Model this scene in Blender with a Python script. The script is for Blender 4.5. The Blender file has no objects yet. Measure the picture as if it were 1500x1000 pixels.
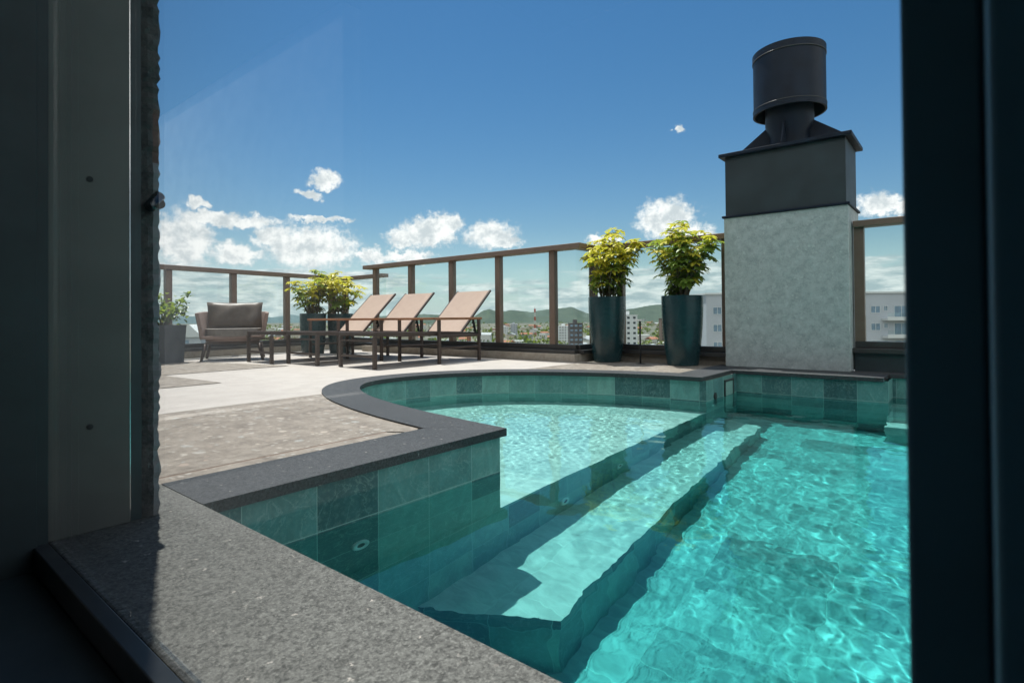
import bpy, bmesh, math, random
import numpy as np
from mathutils import Vector, Matrix
from mathutils.geometry import tessellate_polygon

# ------------------------------------------------------------------ camera, sky, sun, exposure
SC = bpy.context.scene
C = SC.collection
R = math.radians
EYE = Vector((0, 0, .48))
RIGHT = Vector((0.633594, -0.773619, -0.008506))
FWD = Vector((0.773661, 0.633513, 0.010495))
UP = Vector((-0.00273, -0.01323, 0.999909))
cam_d = bpy.data.cameras.new('camera')
cam = bpy.data.objects.new('camera', cam_d)
C.objects.link(cam)
m = Matrix((RIGHT, UP, -FWD)).transposed().to_4x4()
m.translation = EYE
cam.matrix_world = m
cam_d.sensor_width = 36
cam_d.lens = 813.09 / 1500 * 36
cam_d.shift_y = (455.79 - 500) / 1500
cam_d.clip_start = .01
cam_d.clip_end = 30000
cam_d.dof.use_dof = True
cam_d.dof.focus_distance = 4.6
cam_d.dof.aperture_fstop = 11
SC.camera = cam

SUN_EL = R(73)
SUN_H = Vector((.325, .946, 0)).normalized()
SUN_DIR = Vector((SUN_H.x * math.cos(SUN_EL), SUN_H.y * math.cos(SUN_EL), math.sin(SUN_EL)))
sl = bpy.data.lights.new('sun', 'SUN')
sl.energy = 4.6
sl.angle = R(.5)
sl.color = (1, .965, .91)
sl.cycles.is_caustics_light = True
so = bpy.data.objects.new('sun', sl)
so.rotation_euler = SUN_DIR.to_track_quat('Z', 'Y').to_euler()
C.objects.link(so)

SC.view_settings.view_transform = 'Standard'
SC.view_settings.look = 'None'
SC.view_settings.gamma = 1
SC.view_settings.exposure = .60
cy = SC.cycles
cy.max_bounces = 14
cy.transmission_bounces = 10
cy.transparent_max_bounces = 24
cy.diffuse_bounces = 4
cy.glossy_bounces = 4
cy.caustics_reflective = False
cy.caustics_refractive = True
cy.sample_clamp_indirect = 4

# one cumulus each: azimuth, elevation, half width, half height in degrees
CUMULUS = [(57.75, 13.33, 1.54, .95), (59.2, 11.84, 1.26, .45), (68.84, 10.29, .7, .65), (66.61, 9.08, 5.54, .67), (58.27, 9.57, 2.89, .32),
           (59.23, 6.92, 4.81, 2.22), (62.58, 7.69, 1.81, 1.15), (69.86, 7.04, 2.69, 2.68), (65.78, 6.03, 2.31, 1.12), (53.43, 6.14, 1.6, .95),
           (47.79, 8.7, 3.1, 1.7), (49.72, 7.97, 2.75, 1.1), (45.9, 9.5, 1.7, 1.2), (41.36, 8.37, 2.8, 1.5), (40.6, 7.8, 2.6, .8), (23.55, 9.45, 3.0, 2.0), (21.5, 7.82, 2.52, 1.2),
           (29.81, 7.76, 2.05, .55), (5.36, 9.27, 2.59, 1.02), (22.67, 17.97, .7, .4), (50.07, 6.26, 2.75, .68),
           (-20, 8, 8, 2.5), (-48, 10, 9, 3), (95, 8, 8, 3), (125, 11, 9, 3), (160, 8, 10, 3), (-90, 9, 10, 3), (-140, 10, 9, 3)]


def build_world():
    w = bpy.data.worlds.new('World')
    SC.world = w
    w.use_nodes = True
    t = w.node_tree
    N, L = t.nodes, t.links
    N.clear()

    def node(k, **kw):
        n = N.new(k)
        for a, b in kw.items():
            setattr(n, a, b)
        return n

    def inp(s, v):
        if isinstance(v, bpy.types.NodeSocket):
            L.new(v, s)
        elif v is not None:
            s.default_value = v

    def mth(op, a, b=None, c=None, clamp=False):
        n = node('ShaderNodeMath', operation=op, use_clamp=clamp)
        for i, v in enumerate((a, b, c)):
            inp(n.inputs[i], v)
        return n.outputs[0]

    def vec(op, a, b):
        n = node('ShaderNodeVectorMath', operation=op)
        inp(n.inputs[0], a)
        inp(n.inputs[1], b)
        return n.outputs['Value'] if op == 'LENGTH' else n.outputs[0]

    def step(v, lo, hi):
        n = node('ShaderNodeMapRange', interpolation_type='SMOOTHSTEP')
        inp(n.inputs['Value'], v)
        inp(n.inputs['From Min'], lo)
        inp(n.inputs['From Max'], hi)
        return n.outputs[0]

    def noise(v, scale, detail, rough=.55):
        n = node('ShaderNodeTexNoise')
        inp(n.inputs['Vector'], v)
        n.inputs['Scale'].default_value = scale
        n.inputs['Detail'].default_value = detail
        n.inputs['Roughness'].default_value = rough
        return n

    def mixc(f, a, b):
        n = node('ShaderNodeMix', data_type='RGBA')
        inp(n.inputs[0], f)
        inp(n.inputs[6], a)
        inp(n.inputs[7], b)
        return n.outputs[2]

    tc = node('ShaderNodeTexCoord')
    d = node('ShaderNodeVectorMath', operation='NORMALIZE')
    L.new(tc.outputs['Generated'], d.inputs[0])
    sp = node('ShaderNodeSeparateXYZ')
    L.new(d.outputs[0], sp.inputs[0])
    az = mth('MULTIPLY', mth('ARCTAN2', sp.outputs[1], sp.outputs[0]), 57.29578)
    el = mth('MULTIPLY', mth('ARCSINE', sp.outputs[2]), 57.29578)
    co = node('ShaderNodeCombineXYZ')
    L.new(az, co.inputs[0])
    L.new(el, co.inputs[1])
    p = co.outputs[0]
    n1 = noise(p, .6, 9, .66)
    off = vec('MULTIPLY', vec('SUBTRACT', n1.outputs['Color'], (.5, .5, .5)), (3.8, 2.6, 0))
    q = vec('ADD', p, off)
    best = None
    for a, e, ra, rb in CUMULUS:
        v = vec('MULTIPLY', vec('SUBTRACT', q, (a, e, 0)), (.94 / ra, .93 / rb, 0))
        s = mth('SUBTRACT', 1, vec('LENGTH', v, None))
        best = s if best is None else mth('MAXIMUM', best, s)
    n2 = noise(p, 1.5, 9, .68)
    dens = mth('ADD', best, mth('MULTIPLY', mth('SUBTRACT', n2.outputs[0], .5), 1.0))
    cum = step(dens, -.12, .44)
    # layered low cloud near the horizon
    sq = vec('MULTIPLY', p, (.16, .9, 1))
    n3 = noise(sq, 1.0, 7, .6)
    low = mth('MULTIPLY', step(el, 6.6, 3.6), 1)
    # heavier to the left and right, thinner in between
    thin = step(mth('ABSOLUTE', mth('SUBTRACT', az, 43)), 14, 6)
    cover = mth('ADD', n3.outputs[0], mth('SUBTRACT', mth('MULTIPLY', low, .42), mth('MULTIPLY', thin, .14)))
    band = mth('MULTIPLY', step(cover, .68, .86), step(el, 7.2, 5.2))
    # thin veil high above the cumulus on the left
    n4 = noise(vec('MULTIPLY', p, (.12, .5, 1)), 1.3, 6, .6)
    # colours
    lit = step(mth('ADD', noise(p, .55, 7, .66).outputs[0], mth('MULTIPLY', best, -.10)), .30, .56)
    ccol = mixc(lit, (.50, .54, .56, 1), (.84, .83, .81, 1))
    n5 = noise(vec('MULTIPLY', p, (.3, 1.2, 1)), 1.2, 6, .6)
    bcol = mixc(step(n5.outputs[0], .36, .68), (.36, .44, .47, 1), (.74, .76, .75, 1))
    col = mixc(cum, bcol, ccol)
    msk = mth('MAXIMUM', mth('MULTIPLY', cum, .97), mth('MULTIPLY', band, .92))
    msk = mth('MULTIPLY', msk, step(el, -1.5, -.2))
    # bright broken cloud added overhead and behind the house, unseen, to fill shade
    behind = mth('MULTIPLY', step(mth('ABSOLUTE', mth('SUBTRACT', az, 38)), 70, 100), step(el, 4, 16))
    over = mth('MAXIMUM', mth('MULTIPLY', step(el, 38, 50), .22), behind)
    n6 = noise(d.outputs[0], 2.2, 6, .55)
    high = mth('MULTIPLY', over, step(n6.outputs[0], .36, .56))
    col = mixc(mth('MULTIPLY', high, step(msk, .9, .1)), col, (1.25, 1.24, 1.22, 1))
    msk = mth('MAXIMUM', msk, mth('MULTIPLY', high, .93))
    sky = node('ShaderNodeTexSky', sky_type='NISHITA', sun_disc=False)
    sky.sun_elevation = SUN_EL
    sky.sun_rotation = math.atan2(SUN_H.x, SUN_H.y)
    sky.air_density = 1.15
    sky.dust_density = .25
    sky.ozone_density = 2.2
    b1 = node('ShaderNodeBackground')
    airlight = mth('MULTIPLY', step(el, 9, 0), .55)
    hsv = node('ShaderNodeHueSaturation')
    hsv.inputs['Saturation'].default_value = 1.32
    hsv.inputs['Hue'].default_value = .496
    L.new(sky.outputs[0], hsv.inputs['Color'])
    L.new(mixc(airlight, hsv.outputs[0], (6.6, 9.4, 11.2, 1)), b1.inputs[0])
    b1.inputs[1].default_value = .066
    b2 = node('ShaderNodeBackground')
    L.new(col, b2.inputs[0])
    b2.inputs[1].default_value = .95
    mx = node('ShaderNodeMixShader')
    L.new(msk, mx.inputs[0])
    L.new(b1.outputs[0], mx.inputs[1])
    L.new(b2.outputs[0], mx.inputs[2])
    out = node('ShaderNodeOutputWorld')
    L.new(mx.outputs[0], out.inputs[0])
    w.cycles.sampling_method = 'MANUAL'
    w.cycles.sample_map_resolution = 512


build_world()


# ------------------------------------------------------------------ materials
class Mat:
    def __init__(self, name):
        self.m = bpy.data.materials.new(name)
        self.m.use_nodes = True
        self.t = self.m.node_tree
        self.N, self.L = self.t.nodes, self.t.links
        self.N.clear()
        self.out = self.N.new('ShaderNodeOutputMaterial')

    def node(self, k, **kw):
        n = self.N.new(k)
        for a, b in kw.items():
            setattr(n, a, b)
        return n

    def put(self, s, v):
        if isinstance(v, bpy.types.NodeSocket):
            self.L.new(v, s)
        elif v is not None:
            if isinstance(v, tuple) and len(v) == 3 and s.type == 'RGBA':
                v = (*v, 1)
            s.default_value = v

    def mth(self, op, a, b=None, c=None, clamp=False):
        n = self.node('ShaderNodeMath', operation=op, use_clamp=clamp)
        for i, v in enumerate((a, b, c)):
            self.put(n.inputs[i], v)
        return n.outputs[0]

    def vec(self, op, a, b=None):
        n = self.node('ShaderNodeVectorMath', operation=op)
        self.put(n.inputs[0], a)
        self.put(n.inputs[1], b)
        return n.outputs[0]

    def noise(self, v, scale, detail=4, rough=.55, dist=0):
        n = self.node('ShaderNodeTexNoise')
        self.put(n.inputs['Vector'], v)
        n.inputs['Scale'].default_value = scale
        n.inputs['Detail'].default_value = detail
        n.inputs['Roughness'].default_value = rough
        n.inputs['Distortion'].default_value = dist
        return n.outputs[0]

    def step(self, v, lo, hi):
        n = self.node('ShaderNodeMapRange', interpolation_type='SMOOTHSTEP')
        self.put(n.inputs['Value'], v)
        n.inputs['From Min'].default_value = lo
        n.inputs['From Max'].default_value = hi
        return n.outputs[0]

    def mix(self, f, a, b, blend='MIX'):
        n = self.node('ShaderNodeMix', data_type='RGBA', blend_type=blend)
        self.put(n.inputs[0], f)
        self.put(n.inputs[6], a)
        self.put(n.inputs[7], b)
        return n.outputs[2]

    def ramp(self, v, stops):
        n = self.node('ShaderNodeValToRGB')
        e = n.color_ramp.elements
        while len(e) < len(stops):
            e.new(.5)
        for i, (p, c) in enumerate(stops):
            e[i].position = p
            e[i].color = (*c, 1)
        self.put(n.inputs[0], v)
        return n.outputs[0]

    def obj(self):
        return self.node('ShaderNodeTexCoord').outputs['Object']

    def uv(self):
        return self.node('ShaderNodeTexCoord').outputs['UV']

    def bump(self, h, strength=.3, dist=.01):
        n = self.node('ShaderNodeBump')
        n.inputs['Strength'].default_value = strength
        n.inputs['Distance'].default_value = dist
        self.put(n.inputs['Height'], h)
        return n.outputs[0]

    def pbr(self, col, rough=.5, metal=0, normal=None, spec=None):
        n = self.node('ShaderNodeBsdfPrincipled')
        self.put(n.inputs['Base Color'], col)
        self.put(n.inputs['Roughness'], rough)
        self.put(n.inputs['Metallic'], metal)
        if spec is not None:
            self.put(n.inputs['Specular IOR Level'], spec)
        if normal is not None:
            self.L.new(normal, n.inputs['Normal'])
        self.L.new(n.outputs[0], self.out.inputs[0])
        return n


def plain(name, col, rough=.5, metal=0, var=.12, scale=6, bump=0, bscale=60, spec=None):
    a = Mat(name)
    p = a.obj()
    n = a.noise(p, scale, 5, .6)
    lo = tuple(c * (1 - var) for c in col)
    hi = tuple(min(1, c * (1 + var)) for c in col)
    c = a.mix(a.step(n, .3, .7), lo, hi)
    r = a.mth('ADD', a.mth('MULTIPLY', a.noise(p, scale * 2.3, 4), .16), rough - .08)
    nm = a.bump(a.noise(p, bscale, 4, .6), bump, .004) if bump else None
    a.pbr(c, r, metal, nm, spec)
    return a.m


def granite(name, base, fleck, rough, bump):
    a = Mat(name)
    p = a.obj()
    big = a.noise(p, 2.2, 4)
    mid = a.noise(p, 120, 6, .74)
    fine = a.noise(p, 190, 3, .75)
    c = a.mix(a.step(mid, .32, .68), tuple(x * .40 for x in base), tuple(x * 1.5 for x in base))
    c = a.mix(a.mth('MULTIPLY', a.step(fine, .5, .66), .7), c, tuple(x * 2.2 for x in base))
    v = a.node('ShaderNodeTexVoronoi')
    nn = a.node('ShaderNodeTexNoise')
    a.put(nn.inputs['Vector'], p)
    nn.inputs['Scale'].default_value = 130
    nn.inputs['Detail'].default_value = 3
    a.put(v.inputs['Vector'], a.vec('ADD', p, a.vec('MULTIPLY', a.vec('SUBTRACT', nn.outputs[1], (.5, .5, .5)), (.022, .022, .022))))
    v.inputs['Scale'].default_value = 62
    sel = a.step(a.mth('FRACT', a.mth('MULTIPLY', v.outputs['Color'], 7.3)), .93, .97)
    spot = a.mth('MULTIPLY', a.step(v.outputs['Distance'], .34, .10), sel)
    c = a.mix(a.mth('MULTIPLY', spot, .6), c, fleck)
    c = a.mix(a.mth('MULTIPLY', a.step(big, .35, .7), .25), c, tuple(x * .7 for x in base))
    h = a.mth('ADD', a.mth('MULTIPLY', mid, 1.0), a.mth('MULTIPLY', fine, .5))
    a.pbr(c, a.mth('ADD', a.mth('MULTIPLY', fine, .2), rough - .1), 0, a.bump(h, bump * .45, .003), .18)
    return a.m


def tiles(name, w, h, ou=0, ov=0, pal=None, grout=(.34, .46, .42), gw=.0019, stagger=0.0, gain=1.0):
    """split green stone tiles with thin pale joints, from UVs in metres"""
    a = Mat(name)
    u = a.uv()
    s = a.node('ShaderNodeSeparateXYZ')
    a.L.new(u, s.inputs[0])
    vv = a.mth('DIVIDE', a.mth('ADD', s.outputs[1], ov), h)
    row = a.mth('FLOOR', vv)
    uu = a.mth('DIVIDE', a.mth('ADD', s.outputs[0], ou), w)
    if stagger:
        uu = a.mth('ADD', uu, a.mth('MULTIPLY', row, stagger))
    colm = a.mth('FLOOR', uu)
    cid = a.node('ShaderNodeCombineXYZ')
    a.L.new(colm, cid.inputs[0])
    a.L.new(row, cid.inputs[1])
    wn = a.node('ShaderNodeTexWhiteNoise', noise_dimensions='3D')
    a.L.new(cid.outputs[0], wn.inputs['Vector'])
    fu = a.mth('FRACT', uu)
    fv = a.mth('FRACT', vv)
    du = a.mth('MULTIPLY', a.mth('MINIMUM', fu, a.mth('SUBTRACT', 1, fu)), w)
    dv = a.mth('MULTIPLY', a.mth('MINIMUM', fv, a.mth('SUBTRACT', 1, fv)), h)
    edge = a.step(a.mth('MINIMUM', du, dv), gw, gw * .45)
    pal = pal or [(0, (.10, .185, .175)), (.3, (.15, .26, .235)), (.6, (.20, .33, .29)), (.85, (.235, .36, .315)), (1, (.28, .38, .33))]
    pal = [(p_, tuple(min(.9, x * gain) for x in c_)) for p_, c_ in pal]
    base = a.ramp(wn.outputs['Value'], pal)
    shift = a.vec('ADD', u, a.vec('MULTIPLY', wn.outputs['Color'], (9, 9, 9)))
    n1 = a.noise(a.vec('MULTIPLY', shift, (1, .45, 1)), 16, 7, .65, .6)
    n2 = a.noise(shift, 70, 5, .7)
    c = a.mix(a.step(n1, .36, .68), a.mix(.5, base, (.05, .09, .09), 'MULTIPLY'), base)
    c = a.mix(.55, base, c)
    c = a.mix(a.mth('MULTIPLY', a.step(n2, .45, .75), .22), c, (.45, .52, .46))
    vein = a.step(a.mth('ABSOLUTE', a.mth('SUBTRACT', a.noise(shift, 5, 6, .6, 1.5), .5)), .012, .002)
    c = a.mix(a.mth('MULTIPLY', vein, .25), c, (.45, .55, .5))
    c = a.mix(a.mth('MULTIPLY', edge, .8), c, grout)
    hgt = a.mth('SUBTRACT', a.mth('ADD', a.mth('MULTIPLY', n1, .6), a.mth('MULTIPLY', n2, .4)), a.mth('MULTIPLY', edge, .6))
    a.pbr(c, a.mth('ADD', a.mth('MULTIPLY', n2, .25), .28), 0, a.bump(hgt, .28, .004), .45)
    return a.m


def glass_pane(name, tint, gain=1.0):
    a = Mat(name)
    tr = a.node('ShaderNodeBsdfTransparent')
    tr.inputs[0].default_value = (*tint, 1)
    gl = a.node('ShaderNodeBsdfGlossy')
    gl.inputs['Roughness'].default_value = .0
    g = a.node('ShaderNodeNewGeometry')
    dt = a.node('ShaderNodeVectorMath', operation='DOT_PRODUCT')
    a.L.new(g.outputs['Normal'], dt.inputs[0])
    a.L.new(g.outputs['Incoming'], dt.inputs[1])
    sch = a.mth('POWER', a.mth('SUBTRACT', 1, a.mth('ABSOLUTE', dt.outputs['Value']), clamp=True), 5)
    fres = a.mth('ADD', .04, a.mth('MULTIPLY', sch, .96))
    # smudges and dust on the glass
    p = a.obj()
    dust = a.node('ShaderNodeBsdfDiffuse')
    dust.inputs[0].default_value = (.7, .72, .72, 1)
    mx = a.node('ShaderNodeMixShader')
    a.L.new(a.mth('MULTIPLY', fres, gain, clamp=True), mx.inputs[0])
    a.L.new(tr.outputs[0], mx.inputs[1])
    a.L.new(gl.outputs[0], mx.inputs[2])
    m2 = a.node('ShaderNodeMixShader')
    a.L.new(a.mth('MULTIPLY', a.step(a.noise(p, 3.5, 6, .65), .5, .85), .012), m2.inputs[0])
    a.L.new(mx.outputs[0], m2.inputs[1])
    a.L.new(dust.outputs[0], m2.inputs[2])
    a.L.new(m2.outputs[0], a.out.inputs[0])
    return a.m


def leaf(name, c1, c2, c3):
    a = Mat(name)
    oi = a.node('ShaderNodeTexCoord')
    n = a.noise(oi.outputs['Object'], 9, 3, .6)
    n2 = a.noise(oi.outputs['Object'], 45, 2, .6)
    c = a.mix(a.step(n, .35, .65), c1, c2)
    c = a.mix(a.mth('MULTIPLY', a.step(n2, .5, .7), .7), c, c3)
    b = a.node('ShaderNodeBsdfPrincipled')
    a.put(b.inputs['Base Color'], c)
    b.inputs['Roughness'].default_value = .38
    t = a.node('ShaderNodeBsdfTranslucent')
    a.put(t.inputs[0], a.mix(.5, c, (.5, .6, .06), 'MIX'))
    mx = a.node('ShaderNodeMixShader')
    mx.inputs[0].default_value = .48
    a.L.new(b.outputs[0], mx.inputs[1])
    a.L.new(t.outputs[0], mx.inputs[2])
    a.L.new(mx.outputs[0], a.out.inputs[0])
    return a.m


def stone_mottle(name, dark, mid, light, scale, rough=.55, bump=.2, stretch=(1, 1, 1), pebbles=None, slabs=None):
    a = Mat(name)
    p = a.vec('MULTIPLY', a.obj(), stretch)
    n1 = a.noise(p, scale, 7, .68, .4)
    n2 = a.noise(p, scale * 5, 5, .7)
    c = a.ramp(n1, [(.30, dark), (.5, mid), (.72, light)])
    c = a.mix(a.mth('MULTIPLY', a.step(n2, .42, .7), .4), c, light)
    c = a.mix(a.mth('MULTIPLY', a.step(n2, .5, .3), .35), c, dark)
    if pebbles:
        sc_, c_p, amt = pebbles
        wob = a.vec('MULTIPLY', a.vec('SUBTRACT', a.node('ShaderNodeTexNoise').outputs[1], (.5, .5, .5)), (0, 0, 0))
        for k, (s_, th) in enumerate(((sc_, .80), (sc_ * 2.1, .72))):
            v = a.node('ShaderNodeTexVoronoi')
            nn = a.node('ShaderNodeTexNoise')
            a.put(nn.inputs['Vector'], p)
            nn.inputs['Scale'].default_value = s_ * 1.4
            a.put(v.inputs['Vector'], a.vec('ADD', p, a.vec('MULTIPLY', a.vec('SUBTRACT', nn.outputs[1], (.5, .5, .5)), (.9 / s_, .9 / s_, .9 / s_))))
            v.inputs['Scale'].default_value = s_
            sep = a.node('ShaderNodeSeparateXYZ')
            a.L.new(v.outputs['Color'], sep.inputs[0])
            on = a.step(sep.outputs[0], th, th + .04)
            sp = a.mth('MULTIPLY', a.step(v.outputs['Distance'], .42, .30), on)
            pc = a.ramp(sep.outputs[1], [(0, c_p[0]), (.45, c_p[1]), (.8, c_p[2]), (1, c_p[3])])
            c = a.mix(a.mth('MULTIPLY', sp, amt), c, pc)
    if slabs:
        sx = a.node('ShaderNodeSeparateXYZ')
        a.L.new(a.obj(), sx.inputs[0])
        jm = None
        for k, (w_, o_) in enumerate(slabs):
            fr = a.mth('FRACT', a.mth('DIVIDE', a.mth('ADD', sx.outputs[k], o_), w_))
            e_ = a.step(a.mth('MULTIPLY', a.mth('MINIMUM', fr, a.mth('SUBTRACT', 1, fr)), w_), .0022, .0012)
            jm = e_ if jm is None else a.mth('MAXIMUM', jm, e_)
        c = a.mix(a.mth('MULTIPLY', jm, .5), c, tuple(x * .45 for x in dark))
        st_ = a.noise(a.obj(), .9, 6, .65)
        c = a.mix(a.mth('MULTIPLY', a.step(st_, .5, .72), .30), c, tuple(x * .82 for x in dark))
    a.pbr(c, rough, 0, a.bump(a.mth('ADD', n1, a.mth('MULTIPLY', n2, .5)), bump, .004), .35)
    return a.m


M = {}
M['deck_light'] = stone_mottle('pale_porcelain', (.36, .323, .290), (.41, .370, .333), (.455, .415, .376), 5, .6, .08, (1, 1.6, 1), None, ((.9, .07), (.9, .22)))
M['deck_tan'] = stone_mottle('tan_stone_slab', (.12, .099, .080), (.20, .169, .138), (.285, .247, .207), 9, .7, .25, (1, 1, 1),
                             (19, ((.42, .38, .335), (.30, .31, .295), (.46, .41, .35), (.33, .25, .20)), .6), ((1.8, .3), (1.28, -.61)))
M['joint'] = plain('brown_joint', (.16, .10, .07), .8)
M['coping'] = granite('charcoal_granite', (.050, .052, .054), (.50, .46, .42), .62, .35)
M['coping_near'] = granite('granite_sheen', (.105, .104, .096), (.62, .56, .5), .75, .8)  # same granite, lightened: sheen at this angle put into the colour
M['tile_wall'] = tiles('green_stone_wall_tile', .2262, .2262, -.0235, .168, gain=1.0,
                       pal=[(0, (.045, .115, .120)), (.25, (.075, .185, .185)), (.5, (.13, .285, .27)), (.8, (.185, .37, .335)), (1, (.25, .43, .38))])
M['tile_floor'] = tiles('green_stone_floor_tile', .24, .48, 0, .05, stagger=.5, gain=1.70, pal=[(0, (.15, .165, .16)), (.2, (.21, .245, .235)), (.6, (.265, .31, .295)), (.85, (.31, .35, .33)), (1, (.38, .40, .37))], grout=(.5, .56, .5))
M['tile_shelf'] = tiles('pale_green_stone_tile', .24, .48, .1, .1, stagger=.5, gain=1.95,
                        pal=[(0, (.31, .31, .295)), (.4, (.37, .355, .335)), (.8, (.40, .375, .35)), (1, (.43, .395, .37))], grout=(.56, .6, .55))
M['bronze'] = plain('bronze_aluminium', (.205, .140, .104), .45, .25, .08)
M['bronze_dark'] = plain('dark_sill_metal', (.055, .052, .05), .45, .3)
M['upstand'] = stone_mottle('beige_upstand', (.26, .22, .17), (.36, .31, .255), (.46, .41, .35), 7, .75, .2)
M['rail_glass'] = glass_pane('railing_glass', (.94, .975, .965))
M['window_glass'] = glass_pane('window_glass', (.965, .985, .985), .8)
M['chimney_stone'] = stone_mottle('grey_stone_render', (.27, .30, .292), (.39, .425, .412), (.51, .545, .53), 15, .75, .35, (1, 1, 1),
                                  (34, ((.52, .57, .54), (.54, .56, .53), (.38, .45, .45), (.28, .33, .32)), .7))
M['hood'] = plain('charcoal_hood_metal', (.026, .038, .043), .55, .2, .2, 5)
M['cowl'] = plain('black_cowl_paint', (.006, .012, .024), .5, .0, .25, 7, 0, 60, .22)
M['lounger_frame'] = plain('brown_lounger_metal', (.075, .055, .046), .42, .25)
M['teak'] = stone_mottle('oiled_teak', (.16, .07, .035), (.25, .115, .055), (.34, .17, .085), 22, .45, .1, (.2, 3, 3))
M['rubber'] = plain('black_rubber', (.02, .02, .02), .8)
M['planter'] = plain('dark_green_glaze', (.010, .042, .048), .27, 0, .2, 4)
M['planter_grey'] = plain('grey_square_planter', (.035, .045, .05), .5, 0, .2, 4)
M['soil'] = plain('potting_soil', (.04, .028, .02), .95, 0, .4, 40, .8)
M['stem'] = plain('plant_stem', (.12, .10, .055), .8, 0, .3, 30)
M['leaf_green'] = leaf('green_leaf', (.11, .20, .035), (.19, .29, .05), (.30, .38, .07))
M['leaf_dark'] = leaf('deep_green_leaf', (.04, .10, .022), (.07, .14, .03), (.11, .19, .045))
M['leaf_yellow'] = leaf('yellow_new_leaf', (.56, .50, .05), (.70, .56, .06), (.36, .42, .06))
M['leaf_bush'] = leaf('bush_leaf', (.035, .09, .022), (.055, .13, .03), (.10, .20, .05))
M['house_plate'] = plain('grey_window_jamb', (.108, .112, .104), .55, .15, .15, 3, .12, 200)
M['frame_dark'] = plain('black_window_frame', (.030, .045, .050), .5, .2, .15)
M['frame_mid'] = plain('charcoal_window_bead', (.045, .05, .054), .45, .25, .15)
M['wall_rough'] = stone_mottle('rough_wall_stone', (.035, .04, .043), (.075, .078, .08), (.15, .145, .14), 24, .85, 1.0)
M['wall_brown'] = stone_mottle('brown_wall_stone', (.10, .055, .045), (.16, .10, .085), (.2, .15, .13), 20, .85, .6)
M['wall_paler'] = stone_mottle('paler_wall_stone', (.15, .155, .165), (.2, .205, .215), (.25, .25, .25), 6, .75, .3)
M['interior'] = plain('interior_plaster', (.55, .53, .50), .9)
M['interior_floor'] = plain('interior_floor', (.045, .045, .047), .6)
M['chrome'] = plain('polished_steel', (.6, .6, .6), .12, 1)
M['white_plastic'] = plain('white_pool_fitting', (.62, .66, .64), .35)
M['black_plastic'] = plain('black_pool_fitting', (.03, .035, .035), .4)
M['lamp_head'] = plain('pale_lamp_head', (.88, .87, .84), .5)


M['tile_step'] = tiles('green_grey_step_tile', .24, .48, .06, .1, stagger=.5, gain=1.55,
                       pal=[(0, (.29, .32, .305)), (.4, (.34, .36, .34)), (.8, (.37, .38, .355)), (1, (.40, .40, .375))], grout=(.56, .6, .55))

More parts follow.
